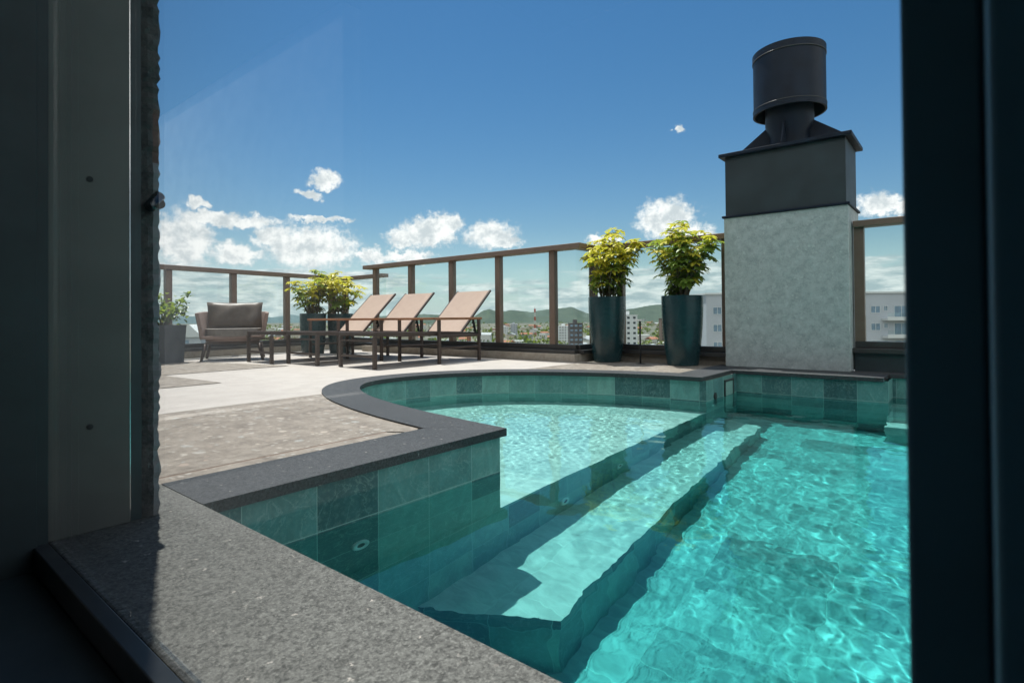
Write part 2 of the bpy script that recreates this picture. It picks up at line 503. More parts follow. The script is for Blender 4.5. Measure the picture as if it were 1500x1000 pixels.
# ------------------------------------------------------------------ mesh helpers
class MB:
    def __init__(self):
        self.v, self.f, self.uvs, self.mi = [], [], [], []

    def face(self, pts, uv=None, mi=0):
        b = len(self.v)
        self.v += [tuple(p) for p in pts]
        self.f.append(tuple(range(b, b + len(pts))))
        self.uvs.append(uv)
        self.mi.append(mi)

    def add(self, vs, fs, T=None, mi=0):
        b = len(self.v)
        for p in vs:
            self.v.append(tuple(T @ Vector(p)) if T is not None else tuple(p))
        for f in fs:
            self.f.append(tuple(b + i for i in f))
            self.uvs.append(None)
            self.mi.append(mi)

    def box(self, lo, hi, T=None, mi=0):
        x0, y0, z0 = lo
        x1, y1, z1 = hi
        self.add([(x0, y0, z0), (x1, y0, z0), (x1, y1, z0), (x0, y1, z0), (x0, y0, z1), (x1, y0, z1), (x1, y1, z1), (x0, y1, z1)],
                 [(3, 2, 1, 0), (4, 5, 6, 7), (0, 1, 5, 4), (1, 2, 6, 5), (2, 3, 7, 6), (3, 0, 4, 7)], T, mi)

    def bar(self, a, b, w, h, up=(0, 0, 1), mi=0):
        a, b = Vector(a), Vector(b)
        d = (b - a)
        ln = d.length
        d.normalize()
        u = Vector(up)
        s = d.cross(u)
        if s.length < 1e-4:
            s = d.cross(Vector((1, 0, 0)))
        s.normalize()
        u = s.cross(d)
        T = Matrix((d, s, u)).transposed().to_4x4()
        T.translation = a
        self.box((0, -w / 2, -h / 2), (ln, w / 2, h / 2), T, mi)

    def prism(self, poly, z0, z1, mi=0):
        tri = tessellate_polygon([[Vector((x, y, 0)) for x, y in poly]])
        n = len(poly)
        b = len(self.v)
        area = sum(poly[i][0] * poly[(i + 1) % n][1] - poly[(i + 1) % n][0] * poly[i][1] for i in range(n))
        self.v += [(x, y, z1) for x, y in poly] + [(x, y, z0) for x, y in poly]
        for t in tri:
            p = [poly[i] for i in t]
            ar = (p[1][0] - p[0][0]) * (p[2][1] - p[0][1]) - (p[2][0] - p[0][0]) * (p[1][1] - p[0][1])
            t = t if ar > 0 else t[::-1]
            self.f += [tuple(b + i for i in t), tuple(b + n + i for i in t[::-1])]
            self.uvs += [[(self.v[b + i][0], self.v[b + i][1]) for i in t], [(self.v[b + i][0], self.v[b + i][1]) for i in t[::-1]]]
            self.mi += [mi, mi]
        for i in range(n):
            j = (i + 1) % n
            q = (b + i, b + n + i, b + n + j, b + j)
            self.f.append(q if area > 0 else q[::-1])
            self.uvs.append(None)
            self.mi.append(mi)

    def sheet(self, poly, z, mi=0):
        tri = tessellate_polygon([[Vector((x, y, 0)) for x, y in poly]])
        b = len(self.v)
        self.v += [(x, y, z) for x, y in poly]
        for t in tri:
            p = [poly[i] for i in t]
            ar = (p[1][0] - p[0][0]) * (p[2][1] - p[0][1]) - (p[2][0] - p[0][0]) * (p[1][1] - p[0][1])
            t = t if ar > 0 else t[::-1]
            self.f.append(tuple(b + i for i in t))
            self.uvs.append([poly[i] for i in t])
            self.mi.append(mi)

    def lathe(self, prof, seg=32, T=None, mi=0, caps=True):
        vs, fs = [], []
        for r, z in prof:
            for k in range(seg):
                a = 2 * math.pi * k / seg
                vs.append((r * math.cos(a), r * math.sin(a), z))
        for i in range(len(prof) - 1):
            for k in range(seg):
                k2 = (k + 1) % seg
                fs.append((i * seg + k, i * seg + k2, (i + 1) * seg + k2, (i + 1) * seg + k))
        if caps:
            fs.append(tuple(range(seg))[::-1])
            fs.append(tuple((len(prof) - 1) * seg + k for k in range(seg)))
        self.add(vs, fs, T, mi)

    def tube(self, pts, rads, seg=6, mi=0):
        pts = [Vector(p) for p in pts]
        vs, fs = [], []
        n = len(pts)
        ref = Vector((.31, .17, .93)).normalized()
        for i, p in enumerate(pts):
            d = (pts[min(i + 1, n - 1)] - pts[max(i - 1, 0)]).normalized()
            s = d.cross(ref)
            if s.length < 1e-3:
                s = d.cross(Vector((1, 0, 0)))
            s.normalize()
            t = d.cross(s)
            r = rads[i] if hasattr(rads, '__len__') else rads
            for k in range(seg):
                a = 2 * math.pi * k / seg
                vs.append(p + s * (r * math.cos(a)) + t * (r * math.sin(a)))
        for i in range(n - 1):
            for k in range(seg):
                k2 = (k + 1) % seg
                fs.append((i * seg + k, i * seg + k2, (i + 1) * seg + k2, (i + 1) * seg + k))
        fs.append(tuple(range(seg))[::-1])
        fs.append(tuple((n - 1) * seg + k for k in range(seg)))
        self.add(vs, fs, None, mi)

    def build(self, name, mat, parent=None, bevel=0, smooth=False, seg=2, local=None):
        me = bpy.data.meshes.new(name)
        vs = self.v
        if local is not None:
            vs = [tuple(local @ Vector(p)) for p in vs]
        me.from_pydata(vs, [], self.f)
        for mm in (mat if isinstance(mat, (list, tuple)) else [mat]):
            me.materials.append(mm)
        if any(self.mi):
            me.polygons.foreach_set('material_index', self.mi)
        if any(u is not None for u in self.uvs):
            lay = me.uv_layers.new(name='UVMap')
            for poly, u in zip(me.polygons, self.uvs):
                for k, li in enumerate(poly.loop_indices):
                    lay.data[li].uv = u[k] if u is not None else (0, 0)
        if smooth:
            me.polygons.foreach_set('use_smooth', [True] * len(me.polygons))
        me.update()
        o = bpy.data.objects.new(name, me)
        C.objects.link(o)
        if parent is not None:
            o.parent = parent
        if bevel:
            b = o.modifiers.new('bevel', 'BEVEL')
            b.width = bevel
            b.segments = seg
            b.limit_method = 'ANGLE'
            b.angle_limit = R(35)
        if smooth == 'auto':
            pass
        return o


def thing(name, label, cat, loc=(0, 0, 0), rotz=0, group=None):
    o = bpy.data.objects.new(name, None)
    o.empty_display_size = .1
    C.objects.link(o)
    o.location = loc
    o.rotation_euler = (0, 0, rotz)
    tag(o, label, cat, group)
    return o


def tag(o, label=None, cat=None, group=None, kind=None):
    if label:
        o['label'] = label
    if cat:
        o['category'] = cat
    if group:
        o['group'] = group
    if kind:
        o['kind'] = kind
    return o


def catmull(pts, n=8):
    P = [Vector((*p, 0)) for p in pts]
    out = []
    for i in range(len(P) - 1):
        a, b, c, d = P[max(i - 1, 0)], P[i], P[i + 1], P[min(i + 2, len(P) - 1)]
        for k in range(n):
            t = k / n
            q = .5 * ((2 * b) + (c - a) * t + (2 * a - 5 * b + 4 * c - d) * t * t + (3 * b - a - 3 * c + d) * t ** 3)
            out.append((q.x, q.y))
    out.append((P[-1].x, P[-1].y))
    return out


def offset(line, d):
    out = []
    n = len(line)
    for i in range(n):
        a, b = line[max(i - 1, 0)], line[min(i + 1, n - 1)]
        dx, dy = b[0] - a[0], b[1] - a[1]
        l = math.hypot(dx, dy)
        out.append((line[i][0] - dy / l * d, line[i][1] + dx / l * d))
    return out


# ------------------------------------------------------------------ the pool
WATER_Z = -.175
SHELF_Z, STEP_Z, FLOOR_Z = -.60, -1.01, -1.30
bay = catmull([(1.800, 1.508), (1.835, 1.80), (1.885, 2.14), (1.965, 2.50), (2.085, 2.87), (2.26, 3.19), (2.48, 3.40), (2.76, 3.475), (3.12, 3.42),
               (3.47, 3.23), (3.74, 2.94), (3.93, 2.60), (4.06, 2.25), (4.13, 1.90), (4.155, 1.555)], 6)
bay_out = offset(bay, .242)          # left of travel = outside
bay_wall = offset(bay, .022)

pool = thing('swimming_pool', 'green stone tiled swimming pool with a curved shallow bay, bench step and dark granite coping', 'pool', (0, 0, 0))
cw = MB()
CT, CB = .012, -.020
cw.prism([(.595, 1.508), (1.800, 1.508)] + [p for p in bay[1:3]] + [(1.588, 1.79), (.595, 1.79)], CB, CT)
ol = [p for p in bay_out if p[1] > 1.80]
cw.prism([bay[2]] + bay[3:] + [(4.372, 1.80)] + ol[::-1] + [(1.589, 1.792)], CB, CT)
coping = cw.build('coping', M['coping'], pool, .004)
cw = MB()
cw.prism([(4.1565, 1.557), (4.862, 1.557), (4.862, 1.825), (4.374, 1.825)], CB, CT)
cw.prism([(4.8635, .475), (5.36, .475), (5.36, 1.825), (4.8635, 1.825)], CB, CT)
cw.prism([(5.20, -3.2), (5.36, -3.2), (5.36, .4735), (5.20, .4735)], CB, CT)
cw.build('coping', M['coping'], pool, .004)
cw = MB()
cw.prism([(.288, -3.2), (.5945, -3.2), (.5945, 1.79), (.288, 1.79)], CB, CT)
cw.build('coping', M['coping_near'], pool, .004)


def wall_strip(mb, line, z0, z1, s0=0.0):
    s = s0
    for a, b in zip(line[:-1], line[1:]):
        l = math.hypot(b[0] - a[0], b[1] - a[1])
        mb.face([(*a, z0), (*b, z0), (*b, z1), (*a, z1)], [(s, z0), (s + l, z0), (s + l, z1), (s, z1)])
        s += l
    return s


WT = CB + .006
WY = 1.53
w1 = MB()
wall_strip(w1, [(.612, -3.2), (.612, WY)], FLOOR_Z - .02, WT, .1)
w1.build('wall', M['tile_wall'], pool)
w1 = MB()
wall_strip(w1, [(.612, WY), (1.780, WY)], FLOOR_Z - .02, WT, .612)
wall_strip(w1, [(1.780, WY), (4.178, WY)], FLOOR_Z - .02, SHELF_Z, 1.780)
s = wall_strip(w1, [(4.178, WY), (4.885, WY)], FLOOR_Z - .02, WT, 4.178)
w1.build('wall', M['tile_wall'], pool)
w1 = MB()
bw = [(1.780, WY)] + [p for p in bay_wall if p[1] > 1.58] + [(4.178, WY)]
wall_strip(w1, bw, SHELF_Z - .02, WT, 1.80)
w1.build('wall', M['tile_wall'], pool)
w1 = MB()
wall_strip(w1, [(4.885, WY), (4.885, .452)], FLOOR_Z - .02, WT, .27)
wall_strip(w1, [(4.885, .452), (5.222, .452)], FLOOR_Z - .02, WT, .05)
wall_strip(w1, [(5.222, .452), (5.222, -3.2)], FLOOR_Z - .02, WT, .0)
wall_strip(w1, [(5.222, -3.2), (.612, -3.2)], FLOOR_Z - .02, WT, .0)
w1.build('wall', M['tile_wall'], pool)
fl = MB()
fl.sheet([(.60, -3.2), (5.23, -3.2), (5.23, WY + .01), (.60, WY + .01)], FLOOR_Z)
fl.build('floor', M['tile_floor'], pool)
sh = MB()
sh.sheet([(x, y) for x, y in bw], SHELF_Z)
sh.build('shelf', M['tile_shelf'], pool)
SX0, SX1, SY = 1.33, 1.60, 1.105
st = MB()
st.sheet([(SX0, WY), (SX1, SY), (4.33, SY + .08), (4.46, WY)], STEP_Z)
stw = MB()
wall_strip(stw, [(SX0, WY), (SX1, SY)], FLOOR_Z - .02, STEP_Z - .0005, 0)
wall_strip(stw, [(SX1, SY), (4.33, SY + .08), (4.46, WY)], FLOOR_Z - .02, STEP_Z - .0005, 0.1)
sto = st.build('step', M['tile_step'], pool)
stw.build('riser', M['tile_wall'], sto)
# three stair treads in the recess past the chimney
for i, z in enumerate((-.46, -.66, -.86)):
    e = MB()
    x0 = 5.03 - i * .21
    if i == 0:
        e.sheet([(x0, -1.2), (5.222, -1.2), (5.222, .452), (x0, .452)], z)
    else:
        e.sheet([(x0, -1.2), (x0 + .21, -1.2), (x0 + .21, .452), (x0, .452)], z)
    wall_strip(e, [(x0, .452), (x0, -1.2)], z - .2 if i < 2 else FLOOR_Z - .01, z - .0005, 0)
    if i:
        wall_strip(e, [(x0 + .21, .4525), (x0, .4525)], FLOOR_Z - .01, z - .0005, 0)
    e.build('stair_tread', M['tile_shelf'], pool)


def fitting(x, y, z, r, ny=True, rotz=0):
    T = Matrix.Translation((x, y, z)) @ Matrix.Rotation(rotz, 4, 'Z') @ Matrix.Rotation(R(90), 4, 'X')
    a = MB()
    a.lathe([(r, 0), (r, .006), (r * .86, .011), (r * .60, .012), (r * .55, .008), (r * .42, .008)], 32, T, caps=False)
    o = a.build('water_jet', M['white_plastic'], pool, smooth=True)
    a = MB()
    a.lathe([(r * .43, .001), (r * .43, .0082), (r * .2, .006)], 24, T)
    a.build('nozzle', M['black_plastic'], o)
    return o


fitting(1.08, WY, -.375, .034)
fitting(2.255, WY, -.90, .036)
fitting(2.82, WY, -.87, .036)
fitting(4.32, WY, -.42, .03)
for px, py, rz in ((2.62, 3.472, .1), (2.36, 3.335, .7)):
    fitting(px, py, -.33, .03, rotz=rz)
k = MB()
for (x0, x1, z0, z1) in ((4.57, 4.79, -.062, -.045), (4.57, 4.79, -.198, -.181), (4.57, 4.588, -.181, -.062), (4.772, 4.79, -.181, -.062)):
    k.box((x0, WY - .012, z0), (x1, WY - .001, z1))
sk = k.build('skimmer', M['bronze_dark'], pool, .002)
k = MB()
k.box((4.588, WY - .006, -.181), (4.772, WY - .001, -.062))
k.build('skimmer_flap', plain('pale_green_flap', (.28, .42, .37), .4), sk)
k = MB()
k.lathe([(.028, 0), (.028, .008), (.016, .010)], 20, Matrix.Translation((4.36, WY - .001, -.15)) @ Matrix.Rotation(R(90), 4, 'X'))
k.build('overflow_cover', M['bronze_dark'], pool, smooth=False)
for o in pool.children_recursive:
    if o.type == 'MESH':
        o.cycles.is_caustics_receiver = True


# ------------------------------------------------------------------ the water
def build_water():
    poly = [(.60, -3.1), (.60, 1.545)] + [(1.765, 1.545)] + offset(bay, .04)[2:-2] + [(4.19, 1.545), (4.90, 1.545), (4.90, .47), (5.24, .47), (5.24, -3.1)]
    stp = .010
    xs = np.arange(.59, 5.26, stp)
    ys = np.arange(-2.9, 3.53, stp)
    X, Y = np.meshgrid(xs, ys)
    inside = np.zeros(X.shape, bool)
    n = len(poly)
    for i in range(n):
        x0, y0 = poly[i]
        x1, y1 = poly[(i + 1) % n]
        c = ((y0 > Y) != (y1 > Y))
        with np.errstate(divide='ignore', invalid='ignore'):
            xi = (x1 - x0) * (Y - y0) / (y1 - y0 + 1e-12) + x0
        inside ^= c & (X < xi)
    rng = np.random.default_rng(11)
    def waves(n_, l0, l1, p_, slope):
        zz = np.zeros_like(X)
        acc = 0
        for _ in range(n_):
            lam = l0 * (l1 / l0) ** rng.uniform(0, 1)
            a = rng.uniform(0, 2 * math.pi) if rng.uniform() < .6 else rng.normal(2.3, .7)
            k_ = 2 * math.pi / lam
            am = lam ** p_
            zz += am * np.sin(k_ * (math.cos(a) * X + math.sin(a) * Y) + rng.uniform(0, 6.28))
            acc += .5 * (am * k_) ** 2
        return zz * slope / math.sqrt(acc)
    ZS = waves(120, .026, .075, 1.0, .0135)
    ZL = waves(60, .09, .36, 1.1, .0135)
    sm = lambda v, a, b: np.clip((v - a) / (b - a), 0, 1) ** 2 * (3 - 2 * np.clip((v - a) / (b - a), 0, 1))
    calm = 1 - .72 * sm(Y, .85, 1.15) * (1 - sm(X, 1.7, 2.3)) * (1 - sm(Y, 1.6, 1.9))
    calm *= 1 - .25 * sm(X, 3.8, 4.8)
    # gusts: patches of livelier ripple
    gust = .8 + .5 * np.sin(1.7 * X + .8 * Y + .5) * np.sin(1.1 * Y - .9 * X + 2.0)
    lively = (1 + .9 * sm(Y, 1.55, 1.9)) * np.clip(gust + .5 * sm(Y, 1.0, .4) * (1 - sm(X, 2.0, 3.2)), .4, 1.6)
    Z = ZS * calm * lively + ZL * calm + WATER_Z
    keep = inside[:-1, :-1] | inside[1:, :-1] | inside[:-1, 1:] | inside[1:, 1:]
    idx = np.arange(X.size).reshape(X.shape)
    J, I = np.nonzero(keep)
    quads = np.stack([idx[J, I], idx[J, I + 1], idx[J + 1, I + 1], idx[J + 1, I]], 1)
    used = np.unique(quads)
    mp = np.full(X.size, -1)
    mp[used] = np.arange(len(used))
    co = np.stack([X.ravel()[used], Y.ravel()[used], Z.ravel()[used]], 1)
    quads = mp[quads]
    me = bpy.data.meshes.new('water')
    me.vertices.add(len(co))
    me.vertices.foreach_set('co', co.astype(np.float32).ravel())
    me.loops.add(quads.size)
    me.loops.foreach_set('vertex_index', quads.ravel().astype(np.int32))
    me.polygons.add(len(quads))
    me.polygons.foreach_set('loop_start', np.arange(0, quads.size, 4, dtype=np.int32))
    me.polygons.foreach_set('loop_total', np.full(len(quads), 4, np.int32))
    me.update(calc_edges=True)
    me.polygons.foreach_set('use_smooth', [True] * len(quads))
    a = Mat('pool_water')
    g = a.node('ShaderNodeBsdfGlass')
    g.inputs['Color'].default_value = (.66, .985, .975, 1)
    g.inputs['Roughness'].default_value = 0
    g.inputs['IOR'].default_value = 1.33
    a.L.new(g.outputs[0], a.out.inputs[0])
    me.materials.append(a.m)
    o = bpy.data.objects.new('water', me)
    C.objects.link(o)
    o.cycles.is_caustics_caster = True
    tag(o, kind='structure')
    # the water takes out red with depth: two tinted layers inside the volume
    for z, tint, poly2 in ((SHELF_Z - .03, (.84, .97, .975), [(.60, -3.1), (5.23, -3.1), (5.23, 1.535), (.60, 1.535)]),
                           (STEP_Z - .04, (.64, .95, .96), [(.60, -3.1), (5.23, -3.1), (5.23, 1.535), (.60, 1.535)])):
        d = MB()
        d.sheet(poly2, z)
        b = Mat('deep_water')
        r = b.node('ShaderNodeBsdfRefraction')
        r.inputs['Color'].default_value = (*tint, 1)
        r.inputs['Roughness'].default_value = 0
        r.inputs['IOR'].default_value = 1.01
        b.L.new(r.outputs[0], b.out.inputs[0])
        e = d.build('deep_water', b.m, o, smooth=True)
        e.cycles.is_caustics_caster = True


build_water()

# ------------------------------------------------------------------ deck and paving
dk = MB()
dpoly = [(.2, 1.785), (1.583, 1.785)] + [p for p in bay_out if p[1] > 1.80] + [(4.374, 1.82), (5.6, 1.82), (5.6, 7.98), (.2, 8.2)]
dk.sheet(dpoly, 0)
tag(dk.build('deck', M['deck_light']), kind='structure')
pv = MB()
lft = [p for p in bay_out if p[1] > 1.80 and p[1] < 3.17 and p[0] < 2.2]
pv.sheet([(.2, 1.895), (1.47, 1.895), (1.53, 1.80)] + lft + [(lft[-1][0] - .001, 3.17), (.2, 3.17)], .004)
pv.sheet([(.2, 1.787), (1.50, 1.787), (1.462, 1.883), (.2, 1.883)], .004)
tag(pv.build('paving', M['deck_tan']), kind='structure')
pv = MB()
pv.sheet([(.2, 5.39), (2.95, 5.36), (2.42, 7.58), (.2, 7.3)], .004)
tag(pv.build('paving', M['deck_tan']), kind='structure')
pv = MB()
pv.sheet([(.2, 4.365), (1.86, 4.365), (1.80, 5.36), (.2, 5.36)], .004)
tag(pv.build('paving', M['deck_tan']), kind='structure')
pv = MB()
pv.sheet([(-4, 3.12), (.199, 3.12), (.199, 8.6), (-4, 8.6)], -.004)
tag(pv.build('paving', M['coping']), kind='structure')  # unseen ground added dark so it hardly mirrors in the window
pv = MB()
rgt = [p for p in bay_out if p[1] < 3.13 and p[0] > 3]
pv.sheet([(rgt[0][0] + .002, 3.13)] + [(x + .002, y) for x, y in rgt if y > 1.84] + [(4.38, 1.828), (5.34, 1.828), (5.34, 3.08), (4.9, 3.09)], .004)
tag(pv.build('paving', M['deck_tan']), kind='structure')
jn = MB()
jn.sheet([(.2, 1.884), (1.468, 1.884), (1.468, 1.894), (.2, 1.894)], .0035)
tag(jn.build('paving_joint', M['joint']), kind='structure')

# ------------------------------------------------------------------ parapets and glass railings
railing_n = 0


def rail_run(parent, a, b, posts, top, h_up=.085, outward=1, cap=(.05, .17), cap_ext=(0, 0), sill=True, cap_mat='bronze'):
    """one straight run of railing from a to b (plan), posts at given fractions; glass stands on the line"""
    a, b = Vector((*a, 0)), Vector((*b, 0))
    d = (b - a)
    ln = d.length
    d.normalize()
    n = Vector((-d.y, d.x, 0)) * outward          # away from the terrace
    T = Matrix((d, n, Vector((0, 0, 1)))).transposed().to_4x4()
    T.translation = a
    m_ = MB()
    m_.box((-cap_ext[0], -cap[1], top - .055), (ln + cap_ext[1], cap[0], top), T)
    m_.build('handrail', M[cap_mat], parent, .006)
    m_ = MB()
    m_.box((-.03, -.10, h_up + .001), (ln + .03, .05, h_up + .04), T)
    m_.box((0, -.035, h_up + .0405), (ln, .035, h_up + .095), T)
    m_.build('sill', M['bronze_dark'], parent, .004)
    ps = sorted(posts)
    for f in ps:
        m_ = MB()
        m_.box((f - .036, -.035, h_up + .0955), (f + .036, .035, top - .0555), T)
        m_.build('post', M['bronze'], parent, .003)
    edges = [0] + ps + [ln]
    for p, q in zip(edges[:-1], edges[1:]):
        p2 = p + (.037 if p else .004)
        q2 = q - (.037 if q != ln else .004)
        if q2 - p2 < .05:
            continue
        m_ = MB()
        m_.box((p2, -.006, h_up + .0955), (q2, .006, top - .0555), T)
        m_.build('glass_pane', M['rail_glass'], parent)


def parapet(name, label, poly, h):
    m_ = MB()
    m_.prism(poly, -.3, h)
    o = m_.build(name, M['upstand'], None, .004)
    tag(o, label, 'low wall')
    return o


# stretch behind the loungers, with its jog and the stretch behind the tall planters
GC, GR = 5.03, 5.40
t = thing('glass_railing', 'bronze framed glass railing behind the loungers and tall planters, stepping back at its corner', 'railing', (GC, 3.2, 0))
I = Matrix.Translation((-GC, -3.2, 0))
holder = t


def on(parent):
    """shift children built in world coordinates under a moved empty"""
    for o in parent.children:
        o.matrix_parent_inverse = Matrix.Translation(parent.location).inverted()


rail_run(t, (GC, 6.78), (GC, 3.22), [.09, .88, 1.675, 2.465, 3.255], 1.255, outward=1, cap=(.05, .10), cap_ext=(.10, .10))
rail_run(t, (GC + .001, 3.22), (GR - .001, 3.19), [.30], 1.2545, outward=1, cap=(.05, .08), cap_ext=(-.06, -.06))
rail_run(t, (GR, 3.19), (GR, 1.73), [.30, 1.42], 1.2555, outward=1, cap=(.05, .10), cap_ext=(.05, 0))
on(t)
parapet('parapet_wall', 'low beige stone kerb wall under the glass railing behind the loungers', [(4.90, 3.17), (5.30, 3.14), (5.52, 3.14), (5.52, 3.30), (5.12, 3.33), (5.12, 6.86), (4.90, 6.86)], .085)
parapet('parapet_wall', 'low brown stone kerb wall under the railing behind the two tall planters', [(5.36, 1.78), (5.52, 1.78), (5.52, 3.135), (5.36, 3.135)], .085)
# stretch on the far left with its return
t = thing('glass_railing', 'lower bronze glass railing behind the armchair at the far end of the terrace', 'railing', (3.9, 7.7, 0))
a_, b_ = (-.5, 7.233), (5.25, 7.854)
pf = [(x - a_[0]) / (b_[0] - a_[0]) * math.hypot(b_[0] - a_[0], b_[1] - a_[1]) for x in (.9, 1.75, 2.59, 3.41, 4.22, 5.02)]
rail_run(t, a_, b_, pf, 1.15, outward=1, cap=(.05, .09), cap_ext=(0, .06))
rail_run(t, (5.249, 7.85), (5.249, 6.74), [.07], 1.1495, outward=1, cap=(.05, .08), cap_ext=(-.1, 0))
on(t)
parapet('parapet_wall', 'low grey kerb wall under the glass railing behind the armchair', [(-.5, 7.13), (5.16, 7.74), (5.16, 6.88), (5.36, 6.88), (5.36, 7.97), (-.5, 7.40)], .085)
# short stretch right of the chimney
t = thing('glass_railing', 'short dark framed glass railing between the stone chimney and the window frame', 'railing', (5.42, 0, 0))
rail_run(t, (5.42, .722), (5.42, -3.0), [.037, 1.6, 2.6], 1.253, outward=1, cap=(.05, .07), h_up=.16)
on(t)
m_ = MB()
m_.box((5.362, -3.1, -.3), (5.52, .722, .16))
tag(m_.build('parapet_wall', plain('shade_kerb', (.035, .05, .055), .5, 0, .2), None, .004), 'low wall in painted shade beside the chimney above the pool recess', 'low wall')  # shade on this kerb is put into its colour

# ------------------------------------------------------------------ chimney
ch = thing('chimney', 'grey stone barbecue chimney with charcoal hood and round black cowl', 'chimney', (5.48, 1.22, 0))
LI = Matrix.Translation((-5.48, -1.22, 0))
m_ = MB()
m_.box((5.205, .733, .0125), (5.765, 1.723, 1.372))
m_.build('stone_base', M['chimney_stone'], ch, .004, local=LI)
m_ = MB()
m_.box((5.19, .718, 1.3725), (5.78, 1.738, 1.392))
m_.build('base_trim', M['cowl'], ch, .003, local=LI)
m_ = MB()
m_.box((5.215, .745, 1.3925), (5.755, 1.711, 1.930))
m_.build('hood', M['hood'], ch, .004, local=LI)
m_ = MB()
m_.box((5.172, .695, 1.9305), (5.80, 1.757, 1.962))
m_.build('cap_plate', M['cowl'], ch, .004, local=LI)
CX, CY = 5.49, 1.222
TT = Matrix.Translation((CX - 5.48, CY - 1.22, 0))
m_ = MB()
m_.lathe([(.175, 1.9655), (.175, 1.975), (.165, 1.98), (.165, 2.10), (.20, 2.20), (.20, 2.42)], 48, TT)
nk = m_.build('neck', M['cowl'], ch, smooth=True)
nk.modifiers.new('e', 'EDGE_SPLIT').split_angle = R(30)
m_ = MB()
m_.lathe([(.285, 2.80), (.285, 2.30), (.302, 2.30), (.302, 2.345), (.297, 2.350), (.297, 2.79), (.302, 2.795), (.302, 2.855), (.285, 2.855), (.285, 2.81), (.0, 2.80)], 64, TT, caps=False)
cwl = m_.build('cowl', M['cowl'], ch, smooth=True)
cwl.modifiers.new('e', 'EDGE_SPLIT').split_angle = R(30)
for z in (2.348, 2.792):
    m_ = MB()
    m_.lathe([(.2975, z - .003), (.3035, z - .003), (.3035, z + .003), (.2975, z + .003)], 64, TT, caps=False)
    m_.build('band', M['bronze_dark'], cwl, smooth=True)
for k in range(4):
    ang = k * math.pi / 2 + R(90)
    d = Vector((math.cos(ang), math.sin(ang), 0))
    s_ = Vector((-d.y, d.x, 0)) * .005
    o0 = Vector((CX - 5.48, CY - 1.22, 0))
    far = .50 if k % 2 == 0 else .30
    pts = [o0 + d * .16 + Vector((0, 0, 1.9655)), o0 + d * far + Vector((0, 0, 1.9655)), o0 + d * far + Vector((0, 0, 1.985)), o0 + d * .19 + Vector((0, 0, 2.21)), o0 + d * .16 + Vector((0, 0, 2.21))]
    m_ = MB()
    n = len(pts)
    m_.add([p + s_ for p in pts] + [p - s_ for p in pts], [tuple(range(n)), tuple(range(2 * n - 1, n - 1, -1))] + [(i, i + n, (i + 1) % n + n, (i + 1) % n) for i in range(n)])
    m_.build('gusset', M['cowl'], ch)

# ------------------------------------------------------------------ loungers
a = Mat('woven_sling')
p = a.obj()
wv = a.node('ShaderNodeTexWave', wave_type='BANDS', bands_direction='Y')
a.put(wv.inputs['Vector'], p)
wv.inputs['Scale'].default_value = 95
n_ = a.noise(p, 12, 4)
c_ = a.mix(a.mth('MULTIPLY', wv.outputs['Fac'], .35), (.36, .265, .21), (.45, .345, .28))
c_ = a.mix(a.mth('MULTIPLY', a.step(n_, .35, .7), .3), c_, (.30, .21, .17))
a.pbr(c_, .8, 0, a.bump(wv.outputs['Fac'], .2, .002))
M['sling'] = a.m


